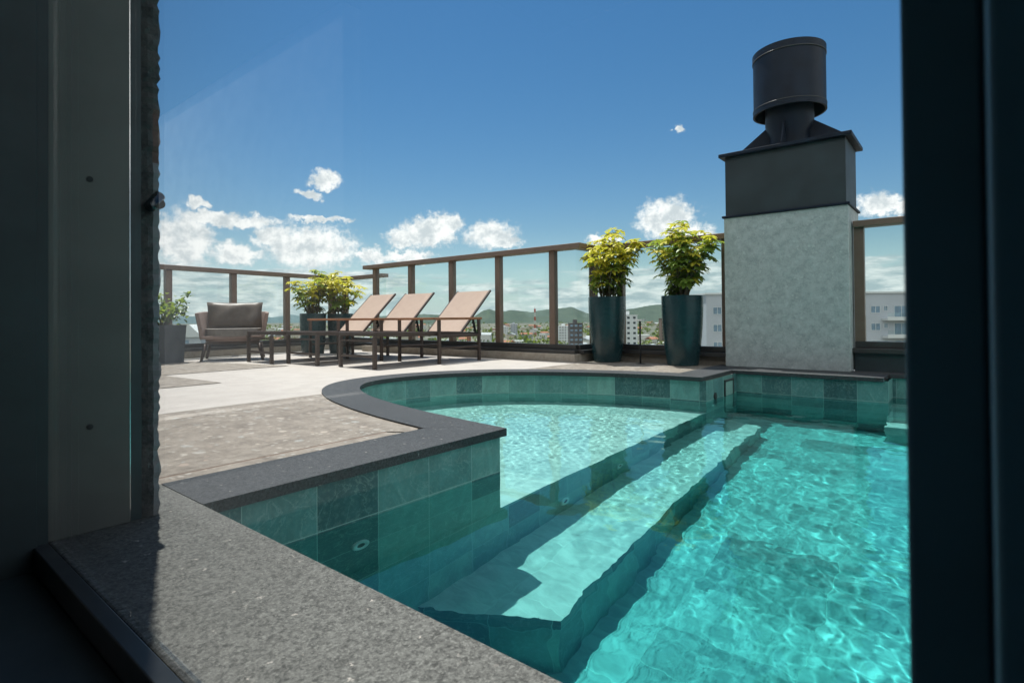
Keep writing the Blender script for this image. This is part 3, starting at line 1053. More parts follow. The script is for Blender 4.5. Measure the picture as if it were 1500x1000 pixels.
def make_lounger(label):
    t = thing('sun_lounger', label, 'sun lounger', (0, 0, 0), 0, 'sun loungers in a row before the glass railing')
    W = .275
    # side rails and cross bars
    m_ = MB()
    TL = Matrix.Translation((0, 0, .036)) @ Matrix.Rotation(R(1.35), 4, 'Y')
    for s in (-1, 1):
        m_.box((.0, s * W - .014, .272), (1.47, s * W + .014, .312), TL)
    for x in (0.002, .72, 1.43):
        m_.box((x, -W + .0142, .275), (x + .032, W - .0142, .309), TL)
    m_.build('seat_frame', M['lounger_frame'], t, .003)
    m_ = MB()
    m_.box((.034, -W + .016, .298), (1.16, W - .016, .303), TL)
    m_.build('sling_seat', M['sling'], t)
    for s in (-1, 1):
        m_ = MB()
        m_.box((.0, s * W - .017, .0), (.034, s * W + .017, .3065))
        m_.build('leg', M['lounger_frame'], t, .003)
    m_ = MB()
    m_.box((.008, -W + .018, .105), (.026, W - .018, .128))
    m_.box((.008, -W + .018, .258), (.026, W - .018, .276))
    m_.build('stretcher', M['lounger_frame'], t, .002)
    for s in (-1, 1):
        m_ = MB()
        y = s * (W + .043)
        m_.box((.78, y - .014, 0), (.812, y + .014, .4555))
        m_.box((1.388, y - .014, 0), (1.42, y + .014, .4555))
        m_.box((.8125, y - .010, .150), (1.3875, y + .010, .172))
        m_.box((.8125, y - .012, .270), (1.3875, y + .012, .300))
        m_.box((.80, s * (W + .0145) - (.0 if s > 0 else .014), .275), (.83, s * (W + .0145) + (.014 if s > 0 else 0), .305))
        m_.box((1.37, s * (W + .0145) - (.0 if s > 0 else .014), .275), (1.40, s * (W + .0145) + (.014 if s > 0 else 0), .305))
        ar = m_.build('arm_frame', M['lounger_frame'], t, .003)
        m_ = MB()
        m_.box((.765, y - .024, .456), (1.435, y + .024, .482))
        m_.build('armrest', M['teak'], ar, .005)
    # reclined back
    bx0, bz0, bx1, bz1 = 1.165, .318, 1.655, .792
    L_ = math.hypot(bx1 - bx0, bz1 - bz0)
    ang = math.atan2(bz1 - bz0, bx1 - bx0)
    T = Matrix.Translation((bx0, 0, bz0)) @ Matrix.Rotation(-ang, 4, 'Y')
    m_ = MB()
    nx_, ny_ = 12, 10
    for side, zz in ((1, .003), (-1, -.001)):
        vs = []
        for i in range(nx_ + 1):
            for j in range(ny_ + 1):
                u_, v_ = i / nx_, j / ny_ * 2 - 1
                sag = .016 * (1 - v_ * v_) * math.sin(math.pi * min(1, u_ * 1.02)) ** .8
                vs.append((.01 + (L_ - .015) * u_, (W - .022) * v_, zz - sag))
        fs = [(i * (ny_ + 1) + j, (i + 1) * (ny_ + 1) + j, (i + 1) * (ny_ + 1) + j + 1, i * (ny_ + 1) + j + 1) for i in range(nx_) for j in range(ny_)]
        m_.add(vs, fs if side > 0 else [f_[::-1] for f_ in fs], T)
    bk = m_.build('sling_back', M['sling'], t, smooth=True)
    m_ = MB()
    for s in (-1, 1):
        m_.box((0, s * (W - .012) - .010, -.020), (L_ + .01, s * (W - .012) + .010, .0035), T)
    m_.box((0, -W + .023, -.022), (.02, W - .023, -.0045), T)
    m_.box((L_ - .02, -W + .023, -.022), (L_ + .005, W - .023, -.0045), T)
    m_.build('back_frame', M['lounger_frame'], bk, .002)
    for s in (-1, 1):
        m_ = MB()
        q = T @ Vector((L_ * .42, s * (W - .04), -.022))
        m_.bar(q, (1.44, s * (W - .04), .305), .014, .022, (0, 1, 0))
        for j in range(4):
            f = .15 + j * .22
            r_ = q.lerp(Vector((1.44, s * (W - .04), .305)), f)
            m_.box((r_.x - .02, r_.y - .008, r_.z - .02), (r_.x + .004, r_.y + .008, r_.z))
        m_.build('back_prop', M['rubber'], t)
    return t


def copy_tree(o, parent=None):
    c = o.copy()
    C.objects.link(c)
    c.parent = parent
    for k in o.children:
        copy_tree(k, c)
    return c


L0 = make_lounger('brown sling sun lounger with teak armrests, nearest to the planters and the pool')
L0.location = (3.185, 4.56, 0)
for (x, y, lb) in ((3.10, 5.40, 'middle sun lounger of the three, brown sling back between two others'),
                   (2.965, 6.05, 'sun lounger farthest from the pool, its back before the two yellow green shrubs')):
    c = copy_tree(L0)
    c.location = (x, y, 0)
    c.rotation_euler.z = R(1.2 if y < 6 else -1.5)
    c['label'] = lb

# ------------------------------------------------------------------ armchair
def superseg(w, d, n=7, e=3.2):
    pts = []
    for k in range(n * 4):
        a_ = 2 * math.pi * k / (n * 4)
        cx, sy = math.cos(a_), math.sin(a_)
        pts.append((math.copysign(abs(cx) ** (2 / e), cx) * d, math.copysign(abs(sy) ** (2 / e), sy) * w))
    return pts


def pillow(mb, w, h, t_, T, nx=16, nz=12):
    def grid(side):
        vs = []
        for j in range(nz + 1):
            for i in range(nx + 1):
                u, v = i / nx * 2 - 1, j / nz * 2 - 1
                prof = (max(0, 1 - abs(u) ** 3.2) * max(0, 1 - abs(v) ** 3.2)) ** .5
                pin = 1 - .05 * (1 - v * v) * abs(u) ** 3 - .0
                puc = .012 * math.sin(5 * u + 3 * v) * prof
                vs.append((side * (t_ * prof + puc), u * w * pin, v * h * (1 - .06 * (1 - u * u) * abs(v) ** 3)))
        return vs
    for side in (-1, 1):
        vs = grid(side)
        fs = []
        for j in range(nz):
            for i in range(nx):
                q = (j * (nx + 1) + i, j * (nx + 1) + i + 1, (j + 1) * (nx + 1) + i + 1, (j + 1) * (nx + 1) + i)
                fs.append(q if side > 0 else q[::-1])
        mb.add(vs, fs, T)


a = Mat('taupe_rope_weave')
p = a.obj()
wv = a.node('ShaderNodeTexWave', wave_type='BANDS', bands_direction='Z')
a.put(wv.inputs['Vector'], p)
wv.inputs['Scale'].default_value = 60
a.pbr(a.mix(wv.outputs['Fac'], (.20, .14, .115), (.30, .215, .18)), .85, 0, a.bump(wv.outputs['Fac'], .4, .004))
M['rope'] = a.m
M['cushion'] = stone_mottle('taupe_satin_cushion', (.075, .058, .045), (.105, .083, .066), (.145, .118, .095), 4, .42, .12)
M['seat_cushion'] = stone_mottle('grey_seat_cushion', (.15, .135, .12), (.19, .172, .155), (.23, .21, .19), 8, .8, .1)

ac = thing('armchair', 'low taupe rope armchair with a big brown back cushion by the far railing', 'armchair', (3.05, 6.82, 0), R(62))
# local: front towards -x
m_ = MB()
inner, outer = [], []
for k in range(29):
    f = k / 28
    # horseshoe from front right round the back to front left
    if f < .3:
        x, y = -.30 + (f / .3) * .42, -.365
    elif f > .7:
        x, y = -.30 + ((1 - f) / .3) * .42, .365
    else:
        g_ = (f - .3) / .4 * math.pi - math.pi / 2
        x, y = .12 + .26 * max(0, math.cos(g_)) ** .7, .365 * math.sin(g_)
    inner.append((x, y))
rows = ((.26, .92), (.36, .96), (.48, 1.02), (.575, 1.07))
vs, fs = [], []
for (z, k_) in rows:
    for i, (x, y) in enumerate(inner):
        zz = z + (.0 if z < .5 else .02 * min(1, max(0, (x + .3) / .6)))
        vs.append((x * (1.0 if x < 0 else k_), y * k_, zz))
nn = len(inner)
for r_ in range(len(rows) - 1):
    for i in range(nn - 1):
        fs.append((r_ * nn + i, r_ * nn + i + 1, (r_ + 1) * nn + i + 1, (r_ + 1) * nn + i))
m_.add(vs, fs)
shell = m_.build('shell', M['rope'], ac, smooth=True)
sd = shell.modifiers.new('solid', 'SOLIDIFY')
sd.thickness = .045
sd.offset = 0
bv = shell.modifiers.new('bevel', 'BEVEL')
bv.width = .012
bv.segments = 3
bv.limit_method = 'ANGLE'
m_ = MB()
m_.prism([(x * .98 - .005, y * .89) for x, y in superseg(.36, .33)], .235, .285)
m_.box((-.335, -.33, .262), (-.30, .33, .300))
m_.build('seat_base', M['rope'], ac, .006)
m_ = MB()
m_.prism([(x - .015, y * .90) for x, y in superseg(.355, .325)], .290, .385)
m_.build('seat_cushion', M['seat_cushion'], ac, .025, smooth=False, seg=4)
m_ = MB()
pillow(m_, .335, .185, .085, Matrix.Translation((.17, 0, .535)) @ Matrix.Rotation(R(14), 4, 'Y'))
m_.build('back_cushion', M['cushion'], ac, smooth=True)
m_ = MB()
m_.box((-.28, -.30, .205), (.27, .30, .2345))
m_.build('under_frame', M['lounger_frame'], ac, .004)
for sx, sy in ((-1, -1), (-1, 1), (1, -1), (1, 1)):
    m_ = MB()
    m_.tube([(sx * .26, sy * .30, .204), (sx * .285, sy * .345, 0)], [.024, .016], 10)
    m_.build('leg', M['lounger_frame'], ac, smooth=True)
ac.scale = (.93, .93, .97)

# ------------------------------------------------------------------ path light
pl = thing('path_light', 'thin black stake light with a flat pale head between the two tall planters', 'garden light', (5.10, 2.525, 0))
m_ = MB()
m_.lathe([(.05, .0), (.05, .006), (.012, .010)], 24)
m_.build('base', M['rubber'], pl)
m_ = MB()
m_.lathe([(.009, .0102), (.009, .430)], 12)
m_.build('pole', M['rubber'], pl, smooth=True)
m_ = MB()
m_.lathe([(.02, .4302), (.055, .4305), (.056, .4465), (.053, .4475)], 28)
m_.build('lamp_head', M['lamp_head'], pl)

# ------------------------------------------------------------------ potted plants
def leaflet(mb, base, d, nrm, ln, w, droop, mi=0):
    """one folded leaf of six faces from base along d"""
    d = d.normalized()
    s = d.cross(nrm)
    if s.length < 1e-3:
        s = d.cross(Vector((1, 0, 0)))
    s.normalize()
    up = s.cross(d).normalized()
    prof = ((0, .12), (.3, .8), (.62, 1.0), (.86, .6), (1.0, .04))
    vs = []
    for f, k in prof:
        c = base + d * (ln * f) - Vector((0, 0, 1)) * (droop * ln * f * f)
        vs += [c + s * (w * k) + up * (w * k * .35), c, c - s * (w * k) + up * (w * k * .35)]
    fs = []
    for i in range(len(prof) - 1):
        a_ = i * 3
        fs += [(a_, a_ + 1, a_ + 4, a_ + 3), (a_ + 1, a_ + 2, a_ + 5, a_ + 4)]
    mb.add(vs, fs, None, mi)


def umbrella_plant(t, z0, height, spread, seed, n_stem=9, yellow=.55, dark=.3, lean=(0, 0), size=1.0, dens=1.0):
    rnd = random.Random(seed)
    st, lg, ly, ldk = MB(), MB(), MB(), MB()
    for k in range(n_stem):
        az = k * 2.399 + rnd.uniform(-.4, .4)
        rr = spread * rnd.uniform(.15, 1) ** .6
        h = height * rnd.uniform(.55, 1.0) * (1 - .22 * (rr / spread) ** 2)
        if k == 0:
            rr, h = spread * .25, height
        tip = Vector((rr * math.cos(az) + lean[0], rr * math.sin(az) + lean[1], z0 + h))
        b0 = Vector((.07 * math.cos(az) * rnd.random(), .07 * math.sin(az) * rnd.random(), z0 - .04))
        mid = b0.lerp(tip, .5) + Vector((rnd.uniform(-.03, .03), rnd.uniform(-.03, .03), .05))
        pts = [b0, b0.lerp(mid, .6), mid, mid.lerp(tip, .55) + Vector((0, 0, .012)), tip]
        st.tube(pts, [.009, .008, .0065, .005, .003], 6)
        nodes = []
        nl = max(4, int(h / .044 * dens))
        for j in range(nl):
            f = .14 + .86 * (j / (nl - 1)) ** .9
            seg = f * 4
            i = min(3, int(seg))
            q = pts[i].lerp(pts[i + 1], seg - i)
            nodes.append((f, q))
        for j, (f, q) in enumerate(nodes):
            n_whorl = 1 if f < .97 else 3
            for w_ in range(n_whorl):
                pa = j * 2.4 + rnd.uniform(-.5, .5) + w_ * 2.1
                el_ = R(rnd.uniform(5, 50)) if f < .95 else R(rnd.uniform(40, 75))
                pd = Vector((math.cos(pa) * math.cos(el_), math.sin(pa) * math.cos(el_), math.sin(el_)))
                pln = rnd.uniform(.05, .11) * size
                hub = q + pd * pln
                st.tube([q, hub], [.0022, .0015], 4)
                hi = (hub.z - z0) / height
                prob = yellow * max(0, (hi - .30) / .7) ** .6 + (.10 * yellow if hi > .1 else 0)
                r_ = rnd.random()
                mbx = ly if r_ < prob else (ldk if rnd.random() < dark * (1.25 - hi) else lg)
                nlf = rnd.randint(6, 8)
                ax = (pd * .6 + Vector((0, 0, 1))).normalized()
                e1 = ax.cross(Vector((rnd.random(), rnd.random(), .1))).normalized()
                e2 = ax.cross(e1)
                for m2 in range(nlf):
                    an = 2 * math.pi * m2 / nlf + rnd.uniform(-.2, .2)
                    dd = (e1 * math.cos(an) + e2 * math.sin(an)) + ax * rnd.uniform(-.15, .25)
                    leaflet(mbx, hub + dd * .006, dd, ax, rnd.uniform(.050, .085) * size, rnd.uniform(.014, .021) * size, rnd.uniform(.1, .45))
    st.build('stem', M['stem'], t)
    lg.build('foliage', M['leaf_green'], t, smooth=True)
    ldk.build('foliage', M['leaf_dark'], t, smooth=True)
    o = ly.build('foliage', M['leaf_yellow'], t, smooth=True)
    o['label'] = 'yellow young leaves'


def tall_planter(t, h, rt, rb):
    m_ = MB()
    prof = []
    for k in range(13):
        f = k / 12
        r_ = rb + (rt - rb) * (1 - (1 - f) ** 2.1)
        prof.append((r_, f * h))
    prof[0] = (rb, .004)
    prof = [(rb - .008, .0)] + prof[:]
    prof += [(rt - .004, h + .003), (rt - .018, h + .003), (rt - .024, h - .05)]
    m_.lathe(prof, 56, caps=True)
    o = m_.build('planter', M['planter'], t, smooth=True)
    o.modifiers.new('e', 'EDGE_SPLIT').split_angle = R(40)
    m_ = MB()
    m_.lathe([(rt - .026, h - .06), (rt - .026, h - .045), (.03, h - .035)], 24)
    m_.build('soil', M['soil'], t)


GP = 'umbrella shrubs in dark green planters'
t = thing('potted_plant', 'yellow topped umbrella shrub in a tall green planter left of the stake light', 'potted plant', (5.165, 2.935, .0045), .3, GP)
tall_planter(t, .675, .193, .140)
umbrella_plant(t, .64, .66, .28, 4, 14, 1.0, .10, dens=1.2, lean=(0, -.06))
t = thing('potted_plant', 'fuller green umbrella shrub in a tall dark green planter next to the stone chimney', 'potted plant', (5.19, 2.125, .0045), 1.1, GP)
tall_planter(t, .665, .195, .145)
umbrella_plant(t, .63, .68, .31, 9, 18, .55, .10, lean=(-.02, -.03), dens=1.15)
t = thing('potted_plant', 'left one of two umbrella shrubs in green pots behind the farthest lounger', 'potted plant', (4.18, 6.97, 0), .8, GP)
tall_planter(t, .55, .172, .145)
umbrella_plant(t, .52, .56, .28, 21, 14, .8, .25)
t = thing('potted_plant', 'right one of two yellow green umbrella shrubs in pots, half behind the farthest lounger back', 'potted plant', (4.50, 6.80, 0), 2.0, GP)
tall_planter(t, .545, .172, .145)
umbrella_plant(t, .515, .54, .28, 33, 14, 1.0, .2)

# leafy bush in the square pot at the far left
t = thing('potted_plant', 'round leaved green bush in a dark square planter beside the armchair', 'potted plant', (2.33, 6.97, .0045), .1)
m_ = MB()
m_.add([(-.155, -.155, 0), (.155, -.155, 0), (.155, .155, 0), (-.155, .155, 0), (-.175, -.175, .42), (.175, -.175, .42), (.175, .175, .42), (-.175, .175, .42),
        (-.155, -.155, .42), (.155, -.155, .42), (.155, .155, .42), (-.155, .155, .42), (-.15, -.15, .36), (.15, -.15, .36), (.15, .15, .36), (-.15, .15, .36)],
       [(3, 2, 1, 0), (0, 1, 5, 4), (1, 2, 6, 5), (2, 3, 7, 6), (3, 0, 4, 7), (4, 5, 9, 8), (5, 6, 10, 9), (6, 7, 11, 10), (7, 4, 8, 11),
        (8, 9, 13, 12), (9, 10, 14, 13), (10, 11, 15, 14), (11, 8, 12, 15)])
m_.build('planter', M['planter_grey'], t, .004)
m_ = MB()
m_.box((-.149, -.149, .35), (.149, .149, .372))
m_.build('soil', M['soil'], t)
rnd = random.Random(5)
st, lf = MB(), MB()
for k in range(8):
    az = k * 2.4
    tip = Vector((.30 * math.cos(az) * rnd.uniform(.5, 1), .34 * math.sin(az) * rnd.uniform(.5, 1), .45 + rnd.uniform(.10, .34)))
    b0 = Vector((0, 0, .36))
    mid = b0.lerp(tip, .45) + Vector((0, 0, .02))
    st.tube([b0, mid, tip], [.014, .009, .004], 6)
    for j in range(40):
        f = rnd.uniform(.45, 1.08)
        q = mid.lerp(tip, (f - .45) / .55) + Vector((rnd.gauss(0, .045), rnd.gauss(0, .045), rnd.gauss(0, .04)))
        d = Vector((rnd.gauss(0, 1), rnd.gauss(0, 1), rnd.gauss(.1, .6))).normalized()
        leaflet(lf, q, d, Vector((0, 0, 1)), rnd.uniform(.05, .075), rnd.uniform(.018, .026), .3)
st.build('stem', M['stem'], t)
lf.build('foliage', M['leaf_bush'], t, smooth=True)

# ------------------------------------------------------------------ the house round the camera
hs = thing('house', 'dark house wall with the tall framed window the terrace is seen through', 'house', (0, 0, 0))
JY = 1.512
m_ = MB()
m_.box((.10, JY + .004, -.02), (.462, 5.5, 3.1))
m_.build('wall', M['frame_dark'], hs)
# rough stone end of the wall: a jagged edge
m_ = MB()
rnd = random.Random(8)
nz = 240
prev = None
for k in range(nz + 1):
    z = .0125 + 3.08 * k / nz
    jx = .4985 + rnd.uniform(-.0035, .0035) + .0012 * math.sin(z * 23)
    jy = JY + .0 + rnd.uniform(-.003, .003)
    ring = [(.4625, JY + .006, z), (.4625 + .012, jy, z), (.485, jy - .002 + rnd.uniform(-.003, .003), z), (jx, jy + rnd.uniform(-.002, .002), z), (jx + .004, JY + .05, z), (jx, 5.5, z)]
    if prev:
        for i in range(len(ring) - 1):
            m_.face([prev[i], prev[i + 1], ring[i + 1], ring[i]], mi=(0 if (i < 2 or z > .99) else (1 if z > .86 + (ring[2][0] - .48) else 2)))  # lower stretch paler, brown strip over it, dark above
    prev = ring
m_.build('wall', [M['wall_rough'], M['wall_brown'], M['wall_paler']], hs)
# window: jamb plate, frame, beads, mullion, pane
m_ = MB()
m_.box((.287, JY - .004, .0125), (.4365, JY + .0035, 3.0))
wj = m_.build('window_jamb', M['house_plate'], hs, .0015)
for z in (.245, .795):
    m_ = MB()
    m_.lathe([(.0065, 0), (.0065, .0012), (.004, .0018)], 20, Matrix.Translation((.360, JY - .0042, z)) @ Matrix.Rotation(R(90), 4, 'X'))
    m_.build('screw_cap', M['rubber'], wj)
m_ = MB()
m_.box((.4367, JY - .002, .0125), (.4385, JY + .0035, 3.0))
m_.build('edge_trim', M['chrome'], wj)
wf = MB()
wf.box((.2675, JY - .010, -.06), (.2868, JY + .0035, 3.0))
wf.box((.10, JY - .016, -.06), (.2672, JY + .0035, 3.0))
wfo = wf.build('window_frame', M['frame_dark'], hs, .001)
wf = MB()
wf.box((.262, -.030, -.055), (.2875, JY - .011, .0125))
wf.build('window_bead', M['frame_mid'], wfo, .002)
wf = MB()
wf.box((.05, -.030, -.30), (.2615, JY - .017, -.035))
wf.build('sill', M['frame_dark'], wfo, .002)
wf = MB()
wf.box((.24, -.0052, -.04), (.318, .0170, 3.0))
wf.box((.20, -.030, -.04), (.30, -.0055, 3.0))
wf.box((.12, -.09, -.30), (.28, -.0305, 3.0))
wf.build('mullion', plain('mullion_blue_veil', (.10, .22, .27), .6, 0, .15), wfo, .0015)  # blue veil of reflection on the dark frame put into its colour
wf = MB()
wf.box((.2965, .0172, .014), (.3025, JY - .0045, 2.6))
wf.build('glass_pane', M['window_glass'], wfo)
wf = MB()
wf.box((.05, -3.4, 2.6), (.46, JY + .003, 3.1))
wf.build('lintel', M['frame_dark'], hs)
m_ = MB()
m_.box((.05, -3.4, -.3), (.285, -.091, -.04))
m_.build('wall', M['frame_dark'], hs)
m_ = MB()
m_.box((.2965, -3.3, .014), (.3025, -.031, 2.6))
m_.build('glass_pane', M['window_glass'], wfo)
m_ = MB()
m_.box((-3.6, -3.4, 3.1005), (.515, 3.1, 3.3))
m_.box((.05, 3.1005, 3.1005), (.515, 5.6, 3.3))
m_.build('roof', M['wall_rough'], hs)
m_ = MB()
m_.box((-3.6, -3.4, -.34), (.05, 3.0, -.30))
m_.build('floor', M['interior_floor'], hs)
m_ = MB()
m_.box((-3.7, -3.4, -.34), (-3.6, 3.1, 3.1))
m_.box((-3.6, 3.0, -.34), (.0995, 3.1, -.002))
m_.box((-3.6, 3.0, -.0015), (-1.62, 3.1, 3.1))
m_.box((-3.6, -3.5, -.34), (.05, -3.4, 3.1))
m_.build('wall', M['interior'], hs)
m_ = MB()
m_.box((-1.75, 3.2, .001), (-1.55, 8.4, 2.60))
m_.build('wall', plain('pale_outer_render', (.66, .65, .62), .9), hs)
m_ = MB()
m_.box((-1.76, 3.19, 2.601), (-1.54, 8.41, 4.6))
m_.build('sky_screen', M['frame_dark'], hs)  # unseen dark screen added to keep sky out of the pane's reflection
# spotlight on the outer corner
wl = thing('wall_spotlight', 'small dark chrome spotlight on the rough stone wall edge', 'wall light', (.500, 1.53, .762))
m_ = MB()
m_.lathe([(.012, -.02), (.012, .02)], 16, Matrix.Rotation(R(90), 4, 'X'))
m_.build('bracket', M['rubber'], wl)
m_ = MB()
TS = Matrix.Translation((-.016, -.018, .0)) @ Matrix.Rotation(R(128), 4, Vector((.63, -.77, 0))) 
m_.lathe([(.010, -.028), (.013, -.024), (.013, .022), (.011, .022), (.009, .012)], 28, Matrix.Translation((-.012, -.022, .004)) @ Matrix.Rotation(R(38), 4, 'Y') @ Matrix.Rotation(R(-20), 4, 'X'))
m_.build('lamp_head', plain('dark_chrome', (.05, .055, .06), .15, .9), wl, smooth=True)

# ------------------------------------------------------------------ far country: ground, hills, town
GZ = -31.0
H2 = Vector((.774, .633, 0)).normalized()          # the way the terrace looks out
S2 = Vector((H2.y, -H2.x, 0))


def at(px, dist, z=GZ):
    """a far spot by bearing (tangent*813+750) and distance along the view"""
    return H2 * dist + S2 * ((px - 750) / 813 * dist) + Vector((0, 0, z))


m_ = MB()
NG = 40
m_.face([(-9000, -9000, GZ), (12000, -9000, GZ), (12000, 12000, GZ), (-9000, 12000, GZ)])
tag(m_.build('ground', stone_mottle('town_ground', (.045, .07, .03), (.11, .11, .085), (.22, .19, .16), .006, .9, 0)), kind='structure')


def hills():
    mb = MB()
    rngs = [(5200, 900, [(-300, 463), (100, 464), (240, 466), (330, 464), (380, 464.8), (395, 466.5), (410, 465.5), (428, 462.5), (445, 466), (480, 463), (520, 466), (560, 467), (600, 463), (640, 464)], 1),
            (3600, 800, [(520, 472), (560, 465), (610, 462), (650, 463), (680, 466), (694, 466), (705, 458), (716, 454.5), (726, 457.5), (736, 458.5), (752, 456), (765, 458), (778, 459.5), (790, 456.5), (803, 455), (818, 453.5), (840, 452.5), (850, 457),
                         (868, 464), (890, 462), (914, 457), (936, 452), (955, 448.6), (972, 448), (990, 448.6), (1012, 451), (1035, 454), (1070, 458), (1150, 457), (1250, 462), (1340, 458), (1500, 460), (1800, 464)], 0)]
    rnd = random.Random(3)
    for dist, depth, prof, far in rngs:
        xs = [p_[0] for p_ in prof]
        hs_ = [p_[1] for p_ in prof]
        cols = np.arange(xs[0], xs[-1], 4.0)
        nr = 12
        base = len(mb.v)
        for ci, c_ in enumerate(cols):
            y = np.interp(c_, xs, hs_)
            top = .48 + (466.3 - .0085 * (c_ - 750) - y) / 813 * dist
            for r_ in range(nr + 1):
                f = r_ / nr
                dd = dist - depth + depth * f * 1.5
                prf = math.sin(min(1, f * 1.5) * math.pi / 2) ** 1.4 if f < .667 else math.cos((f - .667) / .333 * math.pi / 2)
                z = GZ - 2 + (top - GZ + 2) * prf
                gul = (math.sin(c_ * .21 + f * 5) + math.sin(c_ * .083 + 1.3) + .6 * math.sin(c_ * .5 + f * 9)) * (top - GZ) * .035 * math.sin(f * math.pi) * (1 if f < .6 else 0)
                mb.v.append(tuple(at(c_, dd, z + gul + rnd.uniform(-1.2, 1.2))))
        for ci in range(len(cols) - 1):
            for r_ in range(nr):
                a_ = base + ci * (nr + 1) + r_
                b_ = a_ + nr + 1
                mb.f.append((a_, b_, b_ + 1, a_ + 1))
                mb.uvs.append(None)
                mb.mi.append(far)
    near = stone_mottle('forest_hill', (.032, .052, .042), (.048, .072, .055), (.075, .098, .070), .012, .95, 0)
    fr = stone_mottle('hazy_forest_hill', (.055, .095, .105), (.07, .115, .125), (.09, .135, .14), .006, .95, 0)  # bluer and paler: haze of the far range put into the colour
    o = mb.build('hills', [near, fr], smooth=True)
    tag(o, kind='structure')


hills()

FAC = {}


def facade(name, wall, glass, fw, fh, ww=.45, wh=.5):
    a = Mat(name)
    n = a.noise(a.obj(), .15, 4)
    c = a.mix(a.step(n, .3, .7), tuple(x * .88 for x in wall), wall)
    a.pbr(c, .8)
    return a.m


WHITE = [plain('house_render_white', (.62, .60, .57), .85, 0, .1, .05), plain('house_render_cream', (.52, .46, .37), .85, 0, .1, .05), plain('house_render_grey', (.36, .37, .39), .85, 0, .1, .05),
         plain('house_render_tan', (.42, .32, .24), .85, 0, .1, .05), plain('house_render_pink', (.45, .30, .25), .85, 0, .1, .05)]
ROOF = [plain('roof_terracotta', (.30, .12, .07), .85, 0, .2, .4), plain('roof_grey_metal', (.33, .34, .35), .6, 0, .15, .3), plain('roof_white', (.6, .6, .58), .7, 0, .1, .2), plain('roof_brown', (.15, .09, .065), .85, 0, .2, .4)]
WINDOW = plain('dark_window', (.03, .04, .05), .15, 0, .2, 1)
WINDOW_B = plain('curtained_window', (.20, .28, .36), .2, 0, .2, 1)
wn_ = ['white', 'cream', 'grey', 'tan', 'pink']
rn_ = ['terracotta', 'grey metal', 'white flat', 'brown tiled']


def small_house(px, dist, w, d, h, rot, wi, ri):
    t = thing('small_house', 'small %s house with a %s roof in the town far below' % (wn_[wi], rn_[ri]), 'house', at(px, dist), rot, 'houses of the distant town')
    m_ = MB()
    m_.box((-w / 2, -d / 2, 0), (w / 2, d / 2, h))
    m_.build('wall', WHITE[wi], t)
    m_ = MB()
    if ri == 2:
        m_.box((-w / 2 - .2, -d / 2 - .2, h + .005), (w / 2 + .2, d / 2 + .2, h + .5))
    else:
        rh = w * .20
        m_.add([(-w / 2 - .5, -d / 2 - .5, h + .005), (w / 2 + .5, -d / 2 - .5, h + .005), (w / 2 + .5, d / 2 + .5, h + .005), (-w / 2 - .5, d / 2 + .5, h + .005), (0, -d / 2 - .5, h + rh), (0, d / 2 + .5, h + rh)],
               [(0, 3, 2, 1), (0, 4, 5, 3), (1, 2, 5, 4), (0, 1, 4), (2, 3, 5)])
    m_.build('roof', ROOF[ri], t)
    if dist < 900:
        for k in (-.28, .05, .3):
            m_ = MB()
            m_.box((-w / 2 - .03, k * d - .7, h * .4), (-w / 2 + .03, k * d + .7, h * .4 + 1.3))
            m_.build('window', WINDOW, t)


rnd = random.Random(42)
spots = []
tries = 0
while len(spots) < 250 and tries < 20000:
    tries += 1
    px = rnd.uniform(225, 1075)
    dist = 430 * (2600 / 430) ** (rnd.random() ** .9)
    if dist > 1500 and rnd.random() < .35:
        continue
    q = at(px, dist)
    if any((q - s_).length < 13 + dist * .004 for s_ in spots):
        continue
    spots.append(q)
    small_house(px, dist, rnd.uniform(8, 15), rnd.uniform(9, 18), rnd.choice((3.5, 4, 6.5, 7)) + (rnd.random() < .12) * 5, math.atan2(H2.y, H2.x) + rnd.choice((0, .5, 1.2, -.4)) + rnd.gauss(0, .1),
                rnd.choices(range(5), (46, 20, 18, 9, 7))[0], rnd.choices(range(4), (34, 26, 26, 14))[0])


def block(name, label, cat, px, dist, w, d, top, wall, n_col, floor_h=3.0, win=WINDOW, rot=0, balcony=None, win_w=.42, win_h=1.25, roof_box=True, side_cols=3):
    """a tower of flats: each storey's windows are modelled openings with frames, one part per column strip"""
    t = thing(name, label, cat, at(px, dist), math.atan2(H2.y, H2.x) - math.pi / 2 + rot)
    h = top - GZ
    m_ = MB()
    m_.box((-w / 2, -d / 2, 0), (w / 2, d / 2, h))
    m_.build('wall', wall, t)
    m_ = MB()
    m_.box((-w / 2 - .15, -d / 2 - .15, h + .005), (w / 2 + .15, d / 2 + .15, h + .35))
    if roof_box:
        m_.box((-w * .18, -d * .2, h + .355), (w * .12, d * .2, h + 2.6))
    m_.build('roof', wall, t)
    nf = int(h / floor_h)
    cw_ = w / n_col
    for c_ in range(n_col):
        cx = -w / 2 + cw_ * (c_ + .5)
        for f in range(nf - 12 if nf > 12 else 0, nf):
            z = h - floor_h * (nf - f) + 1.0
            m_ = MB()
            ww = cw_ * win_w / 2
            m_.box((cx - ww, -d / 2 - .04, z), (cx + ww, -d / 2 + .05, z + win_h))
            m_.build('window', win, t)
            if balcony and c_ in balcony:
                m_ = MB()
                m_.box((cx - cw_ * .46, -d / 2 - 1.3, z - 1.0), (cx + cw_ * .46, -d / 2 - .041, z - .85))
                m_.box((cx - cw_ * .46, -d / 2 - 1.3, z - .849), (cx + cw_ * .46, -d / 2 - 1.22, z + .1))
                m_.build('balcony', wall, t)
    return t


